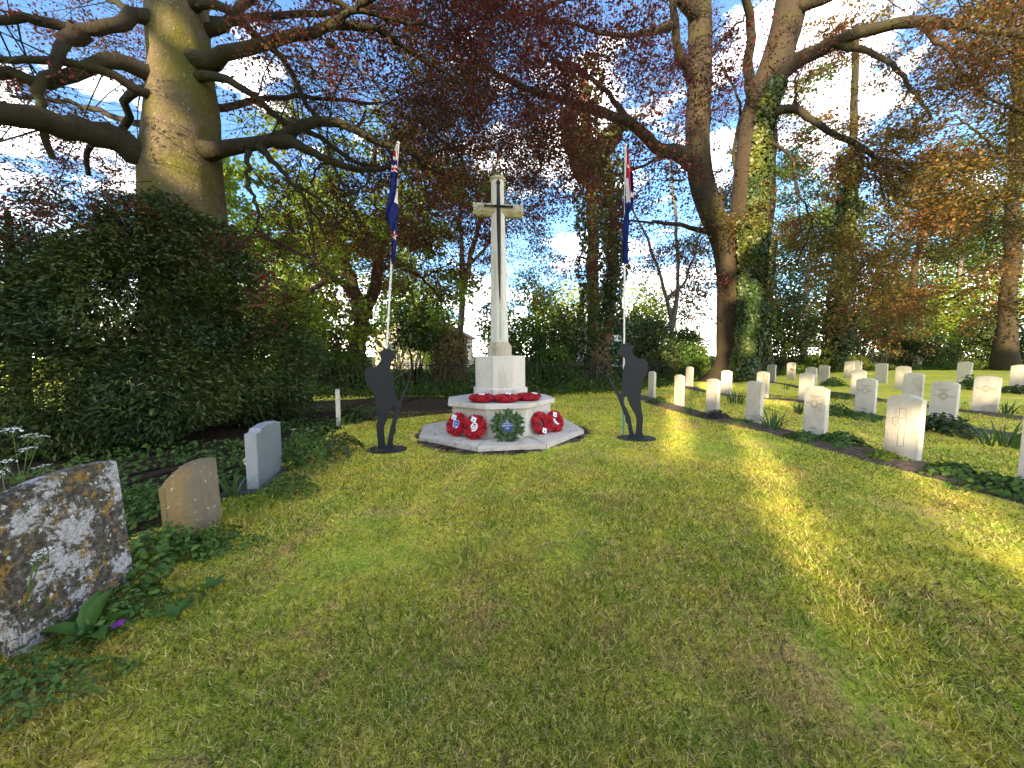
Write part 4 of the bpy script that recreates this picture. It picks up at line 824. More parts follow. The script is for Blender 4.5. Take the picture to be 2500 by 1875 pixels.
RB = [
    ([q6(203, 750, YR), q6(130, 705, YR), q6(60, 660, 15), q5(2120, 950, 14.4), q5(1900, 770, 13.6), q5(1700, 700, 12.8), q5(1420, 620, 12), q5(1210, 545, 11.2), q5(1000, 440, 10.6), q5(850, 380, 10.2)], .30, .05),
    ([q5(1900, 770, 13.6), q5(1750, 570, 13.2), q5(1520, 390, 12.6), q5(1330, 260, 12)], .12, .03),
    ([q6(198, 700, YR), q6(120, 695, YR), q6(20, 710, 14.8), q5(2130, 985, 14.2), q5(2000, 1050, 13.6), q5(1850, 1110, 13)], .13, .03),
    ([q6(285, 1045, YR), q6(130, 1020, YR), q6(0, 1000, 15), q5(2050, 1410, 14.4), q5(1870, 1400, 14), q5(1750, 1420, 13.6)], .12, .02),
    ([q6(180, 350, YR), q6(110, 260, 14.6), q6(90, 120, 14), q6(70, -60, 13.4)], .22, .12),
    ([q6(468, 520, YR), q6(415, 330, 15), q6(430, 100, 14.4), q6(380, -50, 13.8)], .25, .14),
    ([q6(520, 350, YR), q6(630, 280, YR - .3), q6(800, 200, 14.6), q6(930, 140, 14), q6(1200, 100, 13), q6(1659, 150, 11.8), q6(1900, 180, 11)], .30, .08),
    ([q6(800, 195, 14.6), q6(950, 220, 14), q6(1080, 300, 13.4), q6(1150, 400, 13), q6(1245, 540, 12.6)], .13, .04),
    ([q6(460, 540, YR), q6(540, 505, YR - .3), q6(640, 490, 14.8), q6(760, 580, 14.2), q6(900, 650, 13.6), q6(1080, 740, 13), q6(1280, 730, 12.4), q6(1420, 700, 12)], .17, .04),
    ([q6(640, 495, 14.8), q6(630, 400, 14.6), q6(640, 320, 14.6)], .06, .05),
    ([q6(1080, 740, 13), q6(1250, 850, 12.6), q6(1400, 900, 12.2), q6(1659, 880, 11.6)], .06, .02),
    ([q6(900, 650, 13.6), q6(1000, 800, 13), q6(1050, 930, 12.8)], .05, .02),
    ([q6(610, 60, YR), q6(800, -20, 14.4), q6(1100, -60, 13.2), q6(1500, -40, 12)], .2, .07),
    ([q6(220, 300, YR), q6(300, 180, 16), q6(420, 60, 16.5)], .1, .04),
    ([q6(1200, 100, 13), q6(1330, 260, 12.4), q6(1480, 420, 12), q6(1659, 520, 11.6)], .08, .03),
    ([q6(1300, 105, 12.8), q6(1450, 260, 12.0), q6(1620, 330, 11.4)], .06, .02),
    ([q6(200, 100, YR), q6(60, -20, 14.4), q5(1700, -40, 13), q5(1300, 60, 11.8), q5(1000, 120, 11)], .18, .05),
    ([q6(60, 120, 14), q5(1950, 230, 13), q5(1700, 200, 12.2), q5(1400, 140, 11.5), q5(1150, 200, 11)], .12, .03),
    ([q5(1520, 390, 12.6), q5(1350, 420, 12.2), q5(1150, 330, 11.8)], .05, .02),
    ([q6(415, 820, YR), q6(350, 720, 15.8), q6(380, 480, 16.4), q6(300, 300, 17)], .1, .04),
    ([q6(440, 620, YR), q6(510, 640, YR - .3), q6(600, 700, 14.6), q6(640, 860, 14.2), q6(700, 1000, 14), q6(640, 1180, 13.8)], .07, .02),
]
items, tw, main, twa = [], [], [], []
for k, (pts, r0, r1) in enumerate(RB):
    L, r = bough(pts, r0, r1, 16, .03); main.append((L, r)); grow(G2, L, [(1.3, 2.9, .020), (2.1, 1.5, .009), (3.0, .75, .005)], items, twa if k in (6, 7, 8, 10, 11, 12, 14, 15, 20) else tw, flat=.5, droop=.2)
tube_obj('bough', main, 10, MAT['bark_dark'], beech2, .03); tube_obj('branch', items, 4, MAT['bark_dark'], beech2)['kind'] = 'stuff'
tw = [t for t in tw if vnoise(t[1], .5) > .40]; twa = [t for t in twa if vnoise(t[1], .5) > .32]
p, nn, s, tg = foliate(G2, tw, 28, .15, .088); leaf_obj('crown', p, nn, s, MAT['copper'], beech2, .66, .1, tg); n1 = len(p)
p, nn, s, tg = foliate(G2, twa, 32, .16, .10); leaf_obj('crown', p, nn, s, MAT['amber'], beech2, .66, .1, tg); print('beech2 leaves', n1, len(p))
def ivy_on(rg, lines, n, size, mat, parent, name='ivy', a_lo=0, a_hi=6.2832, extra=.06, ragged=.0):
    """leaves wrapped round trunk lines: lines = list of (P, R)"""
    P, Nn, S = [], [], []
    for (L, r) in lines:
        L = np.asarray(L); t = rg.uniform(0, len(L) - 1.001, n); i = t.astype(int); f = (t - i)[:, None]; c = L[i] * (1 - f) + L[i + 1] * f
        rad = np.asarray(r)[i] * (1 - f[:, 0]) + np.asarray(r)[i + 1] * f[:, 0]; a = rg.uniform(a_lo, a_hi, n)
        d = np.c_[np.cos(a), np.sin(a), np.zeros(n)]; bump = vnoise(c + d * rad[:, None], 1.3) * ragged
        P.append(c + d * (rad + extra * rg.uniform(.2, 1.3, n) + bump)[:, None]); Nn.append(d + rg.normal(size=(n, 3)) * .5 + [0, 0, .25]); S.append(size * rg.uniform(.6, 1.3, n))
    return leaf_obj(name, np.concatenate(P), np.concatenate(Nn), np.concatenate(S), mat, parent, .9, .1)
tl = catmull(lo, 18)
ivy_on(G2, [(tl[1:] + [.06, 0, 0], np.interp(np.linspace(0, 1, 17), [0, .2, .6, 1], [.74, .70, .72, .74]))], 11000, .13, MAT['ivy'], beech2, 'ivy', R(-128), R(75), ragged=.30, extra=.08)
ivy_on(G2, [(px_line(S2, 32)[6:22] + [.04, 0, 0], np.linspace(.56, .46, 16))], 5000, .14, MAT['ivy'], beech2, 'ivy', R(-120), R(40), ragged=.22)

# ---- yew masses in front of the great beech
def mass_points(rg, lobes, n, inner=.55, noise=.28, nsc=1.1, zmin=.05):
    """points in the outer shell of ellipsoid lobes, ragged by noise; returns positions, outward normals"""
    w = np.array([l[3] * l[4] + l[3] * l[5] + l[4] * l[5] for l in lobes]); w = w / w.sum(); P, Nn = [], []
    for l, f in zip(lobes, w):
        m = int(n * f * 1.9); d = nrm(rg.normal(size=(m, 3))); rad = inner + (1 - inner) * rg.uniform(0, 1, m) ** .45
        c = np.array(l[:3]); e = np.array(l[3:6]); surf = c + d * e; rad = rad * (1 + noise * (vnoise(surf, nsc) - .5) * 2 + .10 * (vnoise(surf, nsc * 3.7) - .5) * 2)
        p = c + d * e * rad[:, None]; P.append(p); Nn.append(nrm(d / e))
    P = np.concatenate(P); Nn = np.concatenate(Nn); ok = (P[:, 2] > gz(P[:, 0], P[:, 1]) + zmin)
    # drop points buried deep in other lobes
    deep = np.zeros(len(P), bool)
    for l in lobes: deep |= (((P - np.array(l[:3])) / np.array(l[3:6])) ** 2).sum(1) < (inner * .9) ** 2
    ok &= ~deep; P, Nn = P[ok], Nn[ok]; s = rg.permutation(len(P))[:n]; return P[s], Nn[s]
def cull_pts(P, Nn, m=.12): ok = inview(P, m); return P[ok], Nn[ok]
GY = np.random.default_rng(21)
yew = thing('yew_tree', 'dense dark yew standing in front of the great beech trunk', 'tree', (-5.6, 6.5, 0))
YL = [(-5.75, 6.5, 1.0, 1.85, 1.8, 1.4), (-5.85, 6.4, 2.0, 1.45, 1.4, 1.4), (-5.80, 6.4, 2.95, 1.1, 1.0, 1.15), (-6.9, 5.8, 1.3, 1.7, 1.6, 1.7), (-6.0, 5.7, 1.9, 1.3, 1.1, 1.5), (-5.1, 7.0, .9, 1.15, 1.5, 1.1), (-5.25, 5.15, .7, 1.1, .8, .95), (-6.3, 4.75, .8, 1.4, .85, 1.1), (-7.6, 4.7, .8, 1.3, .8, 1.2)]
P, Nn = mass_points(GY, YL, 170000, .60, .36, 1.5); P, Nn = cull_pts(P, Nn)
dn = Nn * .75 + GY.normal(size=P.shape) * .45; tg = Nn * .8 + np.array([0, 0, -.45]) + GY.normal(size=P.shape) * .3
o = leaf_obj('crown', P - [-5.6, 6.5, 0], np.cross(tg, np.cross(dn, tg)) * 1 + [0, 0, .3], .085 * GY.uniform(.6, 1.35, len(P)), MAT['yew'], yew, .27, .05, tg)
tube_obj('trunk', [(np.array([(0, 0, -.05), (.05, 0, .8), (-.1, .05, 2.0), (-.2, 0, 3.6)]), np.array([.22, .17, .12, .05]))] + [(np.array([(0, 0, .3 + .5 * j), (.6 * math.cos(j * 2.1), .6 * math.sin(j * 2.1), .6 + .5 * j), (1.3 * math.cos(j * 2.1), 1.2 * math.sin(j * 2.1), .7 + .5 * j)]), np.array([.07, .05, .02])) for j in range(6)], 8, MAT['bark_red'], yew)
# stray shoots standing out of the yew
sp_, sl_p, sl_n, sl_t = [], [], [], []
cand = GY.permutation(len(P))[:420]
for i in cand:
    if Nn[i][1] > .35: continue
    d = nrm(Nn[i] * .8 + np.array([0, 0, .45]) + GY.normal(size=3) * .35); L_ = GY.uniform(.16, .42) * (1.35 if Nn[i][2] > .4 else 1); e = P[i] + d * L_ + [0, 0, -.10 * L_]; m_ = P[i] + d * L_ * .55
    sp_.append((np.array([P[i] - d * .15, m_, e]) - [-5.6, 6.5, 0], np.array([.006, .004, .002])))
    q = GY.uniform(0, 1, 26)[:, None]; sl_p.append(P[i] + (e - P[i]) * q + GY.normal(size=(26, 3)) * .02); sl_n.append(GY.normal(size=(26, 3)) * .5 + [0, -.2, .6]); sl_t.append(np.tile(d, (26, 1)) + GY.normal(size=(26, 3)) * .6)
sl_p = np.concatenate(sl_p); leaf_obj('shoot', sl_p - [-5.6, 6.5, 0], np.concatenate(sl_n), .065 * GY.uniform(.6, 1.3, len(sl_p)), MAT['yew'], yew, .3, .05, np.concatenate(sl_t))
tube_obj('twig', sp_, 3, MAT['bark_mid'], yew)['kind'] = 'stuff'
yew2 = thing('yew_tree', 'thinner yew at the left edge with sky showing through it', 'tree', (-9.4, 7.0, 0))
YL2 = [(-9.2, 6.6, 2.9, 2.4, 1.4, 1.7), (-8.2, 6.2, 1.4, 1.7, 1.3, 1.4), (-10.5, 7.5, 2.8, 1.8, 1.4, 1.4), (-8.0, 6.6, 3.2, 1.5, 1.1, 1.15)]
P, Nn = mass_points(GY, YL2, 52000, .35, .30, 1.0); P, Nn = cull_pts(P, Nn); ok = vnoise(P * [1, 1, 1.6], 1.6) > .50; P, Nn = P[ok], Nn[ok]
tg = Nn * .6 + np.array([0, 0, -.45]) + GY.normal(size=P.shape) * .3
leaf_obj('crown', P - [-9.4, 7, 0], Nn * .5 + GY.normal(size=P.shape) * .4 + [0, 0, .5], .10 * GY.uniform(.6, 1.3, len(P)), MAT['yew'], yew2, .30, .06, tg)
br = [(np.array([(0, 0, -.05), (.1, 0, 1.5), (0, .1, 4)]), np.array([.16, .12, .04]))] + [(np.array([(0, 0, .6 + .3 * j), (.8 * math.cos(j * 2.4), .7 * math.sin(j * 2.4), 1.0 + .33 * j), (1.9 * math.cos(j * 2.4), 1.3 * math.sin(j * 2.4), 1.15 + .36 * j)]), np.array([.05, .035, .012])) for j in range(9)]
tube_obj('trunk', br, 7, MAT['bark_dark'], yew2)

# ---- generic background tree and shrub
def bg_tree(name, label, stems, spec, leaf_mat, size, per_m, bark, ivy=None, thr=.0, flat=.35, droop=.1, group='trees behind the fence', seed=1, spread=.12, up=.5, sides=9, leafing=True):
    rg = np.random.default_rng(seed); t = thing(name, label, 'tree', (0, 0, 0), 0, group); its, tws, mains = [], [], []
    for pts, r0, r1, rec in stems:
        L, r = bough(pts, r0, r1, 16, .04); mains.append((L, r))
        if rec: grow(rg, L[4:] if rec > 1 else L, spec, its, tws, flat, droop)
    tube_obj('trunk', mains, sides, bark, t, .03)
    if its: tube_obj('branch', its, 4, bark, t)['kind'] = 'stuff'
    tws = [q for q in tws if vnoise(q[1], .5) > thr]
    if leafing and tws:
        p, nn, s, tg = foliate(rg, tws, per_m, spread, size, up); leaf_obj('crown', p, nn, s, leaf_mat, t, .7, .1, tg); print(name, 'leaves', len(p))
    if ivy: ivy_on(rg, [(mains[i][0][a:b], mains[i][1][a:b]) for i, a, b in ivy[0]], ivy[1], ivy[2], MAT['ivy'], t, 'ivy', ragged=ivy[3], extra=ivy[4])
    return t
def P(u, v, Y): return (u, v, Y)
# fresh green tree with a crooked, forked trunk left of the cross
bg_tree('chestnut_tree', 'fresh green tree with a crooked forked trunk, left of the cross', [
    ([P(880, 930, 15.5), P(878, 840, 15.5), P(885, 770, 15.5), P(905, 730, 15.5), P(925, 660, 15.5), P(935, 600, 15.4), P(960, 520, 15.2), P(985, 440, 15)], .42, .12, 2),
    ([P(885, 780, 15.5), P(870, 730, 15.4), P(860, 680, 15.2), P(840, 640, 15), P(815, 600, 14.8), P(790, 540, 14.6), P(770, 470, 14.4)], .30, .10, 1),
    ([P(870, 720, 15.2), P(830, 690, 14.6), P(800, 685, 14.2), P(770, 705, 13.8), P(730, 710, 13.4), P(690, 690, 13.0)], .17, .06, 1),
    ([P(800, 685, 14.2), P(780, 660, 13.9), P(765, 620, 13.7), P(760, 560, 13.5)], .10, .03, 1),
    ([P(935, 600, 15.4), P(990, 560, 15), P(1040, 560, 14.6), P(1085, 600, 14.4)], .10, .03, 1),
    ([P(925, 660, 15.5), P(985, 650, 15.2), P(1040, 690, 15), P(1080, 740, 14.8)], .09, .03, 1),
    ([P(860, 680, 15.2), P(770, 640, 15.8), P(690, 600, 16.2), P(620, 560, 16.5)], .12, .04, 1),
    ([P(800, 560, 14.7), P(700, 480, 15.2), P(630, 440, 15.6)], .09, .03, 1),
    ([P(960, 520, 15.2), P(1030, 460, 15), P(1090, 470, 14.8)], .08, .03, 1),
    ([P(880, 850, 15.5), P(810, 800, 15.0), P(740, 790, 14.6)], .08, .03, 1),
    ([P(880, 830, 15.5), P(930, 790, 15.0), P(960, 800, 14.6)], .06, .03, 1)],
    [(1.7, 1.9, .022), (2.6, 1.0, .011), (3.2, .5, .007)], MAT['lime'], .17, 34, MAT['bark_mid'], thr=.26, seed=31, spread=.2)
# ivy column tree right of the cross
bg_tree('ivy_clad_tree', 'tall dark tree smothered in ivy with a reddish forked foot, right of the cross', [
    ([P(1445, 915, 17.5), P(1452, 850, 17.5), P(1450, 750, 17.5), P(1448, 600, 17.5), P(1440, 450, 17.4), P(1430, 300, 17.2), P(1425, 180, 17)], .36, .24, 0),
    ([P(1478, 915, 17.6), P(1474, 860, 17.6), P(1490, 760, 17.6), P(1500, 600, 17.6), P(1490, 450, 17.6), P(1475, 350, 17.6)], .30, .16, 0),
    ([P(1445, 440, 17.4), P(1400, 330, 17), P(1370, 250, 16.6)], .12, .04, 1), ([P(1440, 420, 17.4), P(1500, 320, 17), P(1560, 280, 16.6)], .12, .04, 1)],
    [(1.0, 1.4, .02), (2, .8, .01)], MAT['ivy'], .15, 26, MAT['bark_red'], ivy=([(0, 3, 16), (1, 3, 15), (2, 0, 14), (3, 0, 12)], 4200, .16, .55, .16), seed=32)
# slender tree behind the cross
bg_tree('slender_tree', 'slender bare-stemmed tree behind the left arm of the cross', [
    ([P(1122, 930, 19), P(1125, 800, 19), P(1128, 700, 19), P(1145, 640, 19), P(1170, 540, 18.8), P(1200, 440, 18.6), P(1230, 330, 18.4)], .24, .06, 2),
    ([P(1128, 700, 19), P(1126, 600, 19), P(1124, 480, 19), P(1128, 350, 18.8)], .17, .05, 1),
    ([P(1140, 650, 19), P(1180, 610, 18.6), P(1215, 560, 18.2), P(1270, 520, 17.8)], .10, .03, 1), ([P(1128, 560, 19), P(1080, 470, 18.8), P(1050, 390, 18.6)], .09, .03, 1)],
    [(2.0, 2.0, .014), (2.6, 1.1, .007), (2.4, .6, .004)], MAT['copper'], .11, 30, MAT['bark_grey'], thr=.3, seed=33, spread=.2)
# thin stems right of the ivy column and behind the twin beech
bg_tree('young_tree', 'thin grey multi-stemmed tree between the ivy tree and the beech', [
    ([P(1640, 920, 21), P(1640, 800, 21), P(1625, 720, 21), P(1600, 640, 21), P(1560, 540, 20.8), P(1520, 470, 20.6)], .17, .05, 2),
    ([P(1640, 800, 21), P(1655, 700, 21), P(1650, 560, 21), P(1640, 430, 21), P(1650, 300, 21)], .14, .05, 1),
    ([P(1628, 730, 21), P(1670, 690, 21), P(1700, 600, 21), P(1720, 480, 21)], .10, .04, 1)],
    [(1.8, 2.0, .016), (2.6, 1.0, .008), (2, .6, .005)], MAT['brownleaf'], .12, 26, MAT['bark_grey'], thr=.3, seed=34, spread=.2)
bg_tree('ivy_clad_tree', 'ivy-covered straight trunk behind the middle of the headstone rows', [
    ([P(2040, 900, 21), P(2050, 780, 21), P(2058, 640, 21), P(2065, 520, 20.8), P(2080, 400, 20.6), P(2085, 250, 20.4), P(2090, 60, 20)], .36, .16, 2)],
    [(1.8, 2.4, .022), (2.4, 1.2, .01), (2.4, .6, .006)], MAT['amber'], .15, 30, MAT['bark_dark'], ivy=([(0, 0, 11)], 6500, .17, .35, .12), thr=.28, seed=35, spread=.2)
bg_tree('ivy_clad_tree', 'slim ivy-covered trunk close behind the right side of the twin beech', [
    ([P(1862, 900, 21), P(1866, 780, 21), P(1872, 640, 21), P(1885, 500, 21), P(1890, 300, 21)], .26, .14, 2)],
    [(1.8, 2.2, .02), (2.4, 1.2, .01), (2, .6, .006)], MAT['green'], .15, 34, MAT['bark_dark'], ivy=([(0, 0, 9)], 3200, .17, .3, .12), thr=.3, seed=36, spread=.2)
bg_tree('tall_tree', 'tall bare brown trunk at the right edge of the picture', [
    ([P(2455, 900, 18.5), P(2460, 780, 18.5), P(2468, 640, 18.5), P(2478, 480, 18.4), P(2485, 300, 18.2), P(2495, 60, 18)], .36, .26, 2),
    ([P(2470, 640, 18.5), P(2380, 700, 18), P(2310, 730, 17.6)], .07, .02, 1), ([P(2480, 420, 18.4), P(2400, 330, 17.5), P(2330, 280, 17)], .1, .03, 1)],
    [(1.8, 2.4, .022), (2.2, 1.2, .01), (2.4, .6, .006)], MAT['amber'], .14, 30, MAT['bark_mid'], thr=.28, seed=37, spread=.2)
bg_tree('leaning_tree', 'slanting slim trunk in the wood at the far right', [
    ([P(2190, 900, 24), P(2215, 760, 24), P(2235, 640, 24), P(2260, 500, 24), P(2290, 380, 24)], .22, .1, 2)],
    [(1.7, 2.4, .022), (2.4, 1.2, .01), (2.4, .6, .006)], MAT['green'], .17, 30, MAT['bark_mid'], thr=.28, seed=38, spread=.22)
for k, (lab, st_) in enumerate((('pale green thin-leaved tree far behind the back rows, left of the ivied trunk', [([P(1960, 900, 30), P(1965, 780, 30), P(1975, 640, 30), P(1985, 500, 30)], .25, .08, 2)]),
                               ('pale green thin-leaved tree far behind the back rows, right of the slanting trunk', [([P(2330, 900, 28), P(2335, 780, 28), P(2345, 640, 28), P(2360, 480, 28)], .25, .08, 2)]))):
    bg_tree('far_tree', lab, st_, [(1.6, 2.8, .03), (2.2, 1.5, .015), (2.4, .8, .01)], MAT['green'], .22, 22, MAT['bark_grey'], thr=.25, seed=39 + k * 5, spread=.3)

def shrub(name, label, u, v_top, Y, rx, mat, n, size, lobes=4, seed=0, base_v=None, aspect=.7, inner=.3, group='shrubs behind the fence', thr=.0, ry=None):
    rg = np.random.default_rng(seed); top = at(u, v_top, Y); c = np.array([top[0], Y, float(gz(top[0], Y))]); h = top[2] - c[2]; ry = ry or rx * .7
    t = thing(name, label, 'shrub', tuple(c), 0, group); L = []
    for k in range(lobes):
        f = (k + .5) / lobes; hz = h * (.28 + .55 * f); w = rx * (1 - .45 * f) ; L.append((rg.normal() * rx * .28, rg.normal() * ry * .3, min(hz, h * .72), w * rg.uniform(.75, 1.05), ry * (1 - .4 * f), h * .34))
    L.append((0, 0, h * .3, rx * .9, ry * .9, h * .34)); L.append((rg.normal() * rx * .2, 0, h * .76, rx * .5, ry * .5, h * .25))
    Pp, Nn = mass_points(rg, [(l[0] + c[0], l[1] + c[1], l[2] + c[2], *l[3:]) for l in L], n, inner, .35, 1.6 / rx, .02)
    ok = inview(Pp, .1); Pp, Nn = Pp[ok], Nn[ok]
    if thr: k = vnoise(Pp, .9) > thr; Pp, Nn = Pp[k], Nn[k]
    leaf_obj('foliage', Pp - c, Nn * .6 + rg.normal(size=Pp.shape) * .6 + [0, 0, .3], size * rg.uniform(.6, 1.3, len(Pp)), mat, t, aspect, .1)
    st = []
    for k in range(7):
        a = rg.uniform(0, 6.28); l = rg.uniform(.5, .95); st.append((np.array([(.12 * math.cos(a), .12 * math.sin(a), -.05), (rx * .25 * math.cos(a), ry * .25 * math.sin(a), h * .35 * l), (rx * .55 * math.cos(a + .4), ry * .55 * math.sin(a + .4), h * .75 * l)]), np.array([.035, .025, .008])))
    tube_obj('stem', st, 5, MAT['bark_mid'], t); return t
SHR = [  # name, label, u, v_top, Y, rx, mat, n, size, seed, thr
    ('bush', 'yellow-green bush between the yew and the chestnut trunk', 700, 700, 12.9, 1.1, 'lime', 5200, .11, 1, 0),
    ('bush', 'green bush under the forked chestnut trunk', 790, 790, 14.2, 1.3, 'green', 5200, .12, 2, 0),
    ('bush', 'low green bush in front of the chestnut trunk', 850, 860, 13.4, 1.2, 'green', 4200, .11, 3, 0),
    ('bush', 'dark bush just right of the right-facing silhouette, thin enough to see light through', 1010, 700, 15.0, 1.35, 'dark', 6000, .12, 4, .42),
    ('bush', 'twiggy brownish bush behind the left side of the cross plinth', 1095, 800, 14.0, 1.0, 'brownleaf', 3600, .10, 5, .3),
    ('bush', 'green bush directly behind the cross shaft', 1215, 730, 17.0, 1.6, 'green', 6500, .13, 6, 0),
    ('bush', 'sunny yellow-green bush right of the cross shaft', 1345, 690, 18.5, 1.9, 'lime', 7500, .14, 7, .2),
    ('bush', 'dull dark bush leaning against the ivy tree', 1400, 740, 16.0, 1.2, 'dark', 5500, .12, 8, 0),
    ('bush', 'low green bush at the foot of the ivy tree, behind the fence', 1350, 850, 15.0, 1.3, 'green', 5200, .12, 9, 0),
    ('bush', 'dark bush behind the left-facing silhouette', 1585, 770, 17.5, 1.5, 'dark', 6000, .13, 10, .2),
    ('bush', 'olive bush between the silhouette and the beech trunk', 1690, 800, 18.5, 1.5, 'green', 5200, .13, 11, 0),
    ('bush', 'dark ivy-green bush right beside the beech trunk', 1925, 690, 22.0, 2.2, 'dark', 7500, .16, 12, 0),
    ('bush', 'broad dark bush behind the middle headstones', 2130, 720, 24.5, 2.7, 'dark', 8000, .17, 13, 0),
    ('bush', 'bright green bush at the far right behind the back row', 2330, 690, 25.0, 2.8, 'lime', 7000, .18, 14, .3),
    ('bush', 'dark green hedge-like bush at the right edge', 2460, 770, 21.5, 2.4, 'dark', 7000, .16, 15, 0),
    ('bush', 'small yellow shrub at the fence behind the sunlit distant headstone', 2085, 868, 22.2, .8, 'yellow', 2200, .10, 16, 0),
    ('bush', 'low dark bush behind the grey distant headstones', 2230, 815, 23.0, 2.0, 'dark', 5500, .15, 17, 0),
    ('bush', 'low green bush by the small distant headstone', 1965, 865, 22.0, 1.2, 'green', 3000, .12, 18, 0),
    ('bush', 'mid-green bush behind the second flagpole hiding most of the white house', 1530, 760, 24.0, 2.0, 'green', 6500, .15, 20, .25),
    ('bush', 'light green bush left of the slender tree', 1060, 690, 21.0, 1.8, 'lime', 6000, .14, 21, .3),
    ('bush', 'grey-green bush between the cross shaft and the ivy tree', 1290, 650, 26.0, 2.3, 'green', 6500, .17, 22, .36),
    ('bush', 'light green bush between the ivy tree and the young grey tree', 1600, 700, 27.0, 2.2, 'lime', 6000, .17, 23, .36),
    ('bush', 'tall pale green bush above the back rows at the right', 2200, 640, 31.0, 3.2, 'green', 6500, .22, 19, .35),
]
for (nm, lab, u, vt, Y, rx, mt, n, sz, sd, th) in SHR: shrub(nm, lab, u, vt, Y, rx, MAT[mt], n, sz, 4, sd + 100, thr=th)
# sunlit trees far away beyond the wood
for k, (lab, u, vt, Y, rx, mt) in enumerate([
    ('distant sunlit yellow tree showing under the chestnut branches', 690, 640, 38, 5.0, 'yellow'), ('distant yellow-green tree seen between chestnut trunk and flagpole', 1000, 660, 42, 4.5, 'lime'),
    ('distant sunlit tree right behind the sunny bush', 1400, 690, 46, 4.5, 'yellow'), ('distant sunlit yellow tree right of the second flagpole', 1580, 680, 44, 4.2, 'yellow'),
    ('distant green tree far left, glimpsed through the thin yew', 120, 700, 30, 7, 'lime'), ('distant green tree at the far right', 2450, 600, 44, 7, 'lime'), ('distant pale tree behind the slanting trunk', 2180, 640, 48, 6, 'green'),
    ('distant dark tree between the beech and the ivied trunk', 1960, 690, 46, 5, 'green')]):
    tr_ = shrub('far_tree', lab, u, vt, Y, rx, MAT[mt], 5200, .30, 4, 200 + k, inner=.3, group='far trees'); tr_['category'] = 'tree'

for k, (lab, u, vt, Y, rx, mt, n) in enumerate([
    ('tall olive-green tree filling the gap right of the twin beech', 1950, 430, 34, 5.0, 'green', 9000), ('tall bronze-green tree behind the ivied trunk and back rows', 2140, 330, 33, 5.5, 'amber', 9000),
    ('tall mid-green tree behind the slanting trunk', 2290, 400, 31, 5.0, 'green', 9000), ('tall bright green tree behind the right edge trunk', 2470, 350, 30, 5.0, 'lime', 8000),
    ('tall sunlit lime-green tree behind the chestnut', 760, 430, 24, 4.2, 'lime', 11000), ('sunlit lime-green tree behind the right side of the chestnut', 960, 480, 27, 3.6, 'lime', 8000), ('green tree behind the yew and beech trunk', 600, 520, 26, 3.5, 'green', 6000),
    ('slight olive tree behind the young grey tree', 1690, 560, 34, 3.4, 'brownleaf', 3500)]):
    tr_ = shrub('woodland_tree', lab, u, vt, Y, rx, MAT[mt], n, .24, 6, 300 + k, inner=.15, group='trees behind the fence', thr=.36); tr_['category'] = 'tree'

# ------------------------------------------------------------------ houses glimpsed through the leaves
def house(label, c, w, dpt, h, rise, wall, roof, rz, wins):
    t = thing('house', label, 'house', c, rz)
    link('wall', prism([(-w / 2, -.3), (w / 2, -.3), (w / 2, h), (0, h + rise), (-w / 2, h)], 0, dpt, name='wall'), wall, t)
    o = [(-w / 2 - .3, h - .22), (0, h + rise + .02), (w / 2 + .3, h - .22), (w / 2 + .3, h - .02), (0, h + rise + .24), (-w / 2 - .3, h - .02)]
    rf = link('roof', prism(o, -.25, dpt + .25, name='roof'), roof, t)
    link('chimney', bm_mesh('chimney', box_bm(.6, .6, 1.2, (w * .18, dpt * .5, h + rise + .1), .02)), wall, rf)
    for x, z, ww, hh in wins:
        f = link('window', bm_mesh('window', box_bm(ww + .16, .08, hh + .16, (x, -.03, z), .01)), MAT['white'], t)
        link('pane', bm_mesh('pane', box_bm(ww, .03, hh, (x, -.08, z))), MAT['glass'], f); link('sill', bm_mesh('sill', box_bm(ww + .3, .16, .08, (x, -.08, z - hh / 2 - .11), .01)), MAT['white'], f)
h1 = at(1000, 867, 34); house('cream house wall in sunlight glimpsed behind the bushes left of the cross', (h1[0], 34, 0), 7, 8, 3.2, 1.8, MAT['render'], MAT['rtile'], R(-12), [(-1.8, 1.8, 1, 1.2), (1.6, 1.8, 1, 1.2)])
h2 = at(1585, 867, 42); house('white house with a grey roof glimpsed beyond the left-facing silhouette', (h2[0], 42, 0), 8, 9, 4.0, 1.3, MAT['wrender'], MAT['tile'], R(58), [(-2, 2.7, 1, 1.2), (1.8, 2.7, 1, 1.2), (-2, 1.2, 1, 1.2)])
tp = at(1316, 836, 19.5); bm = box_bm(.7, .5, .8, (0, 0, 0), .05, 2)
for v in bm.verts: v.co += Vector(rng.normal(size=3) * .03); v.co.x *= 1 - .35 * max(0, v.co.z)
tag(link('blue_sheet', bm_mesh('blue_sheet', bm), MAT['tarp'], None, (tp[0], 19.5, tp[2])), 'blue sheet-covered shape glimpsed in the bushes right of the cross', 'sheet')
link_post = tube_obj('leaning_post', [(np.array([at(1292, 905, 18.2), at(1300, 850, 18.2), at(1316, 815, 18.2)]), np.array([.05, .05, .045]))], 7, MAT['bark_grey']); tag(link_post, 'pale leaning branch in the bushes right of the cross', 'branch')

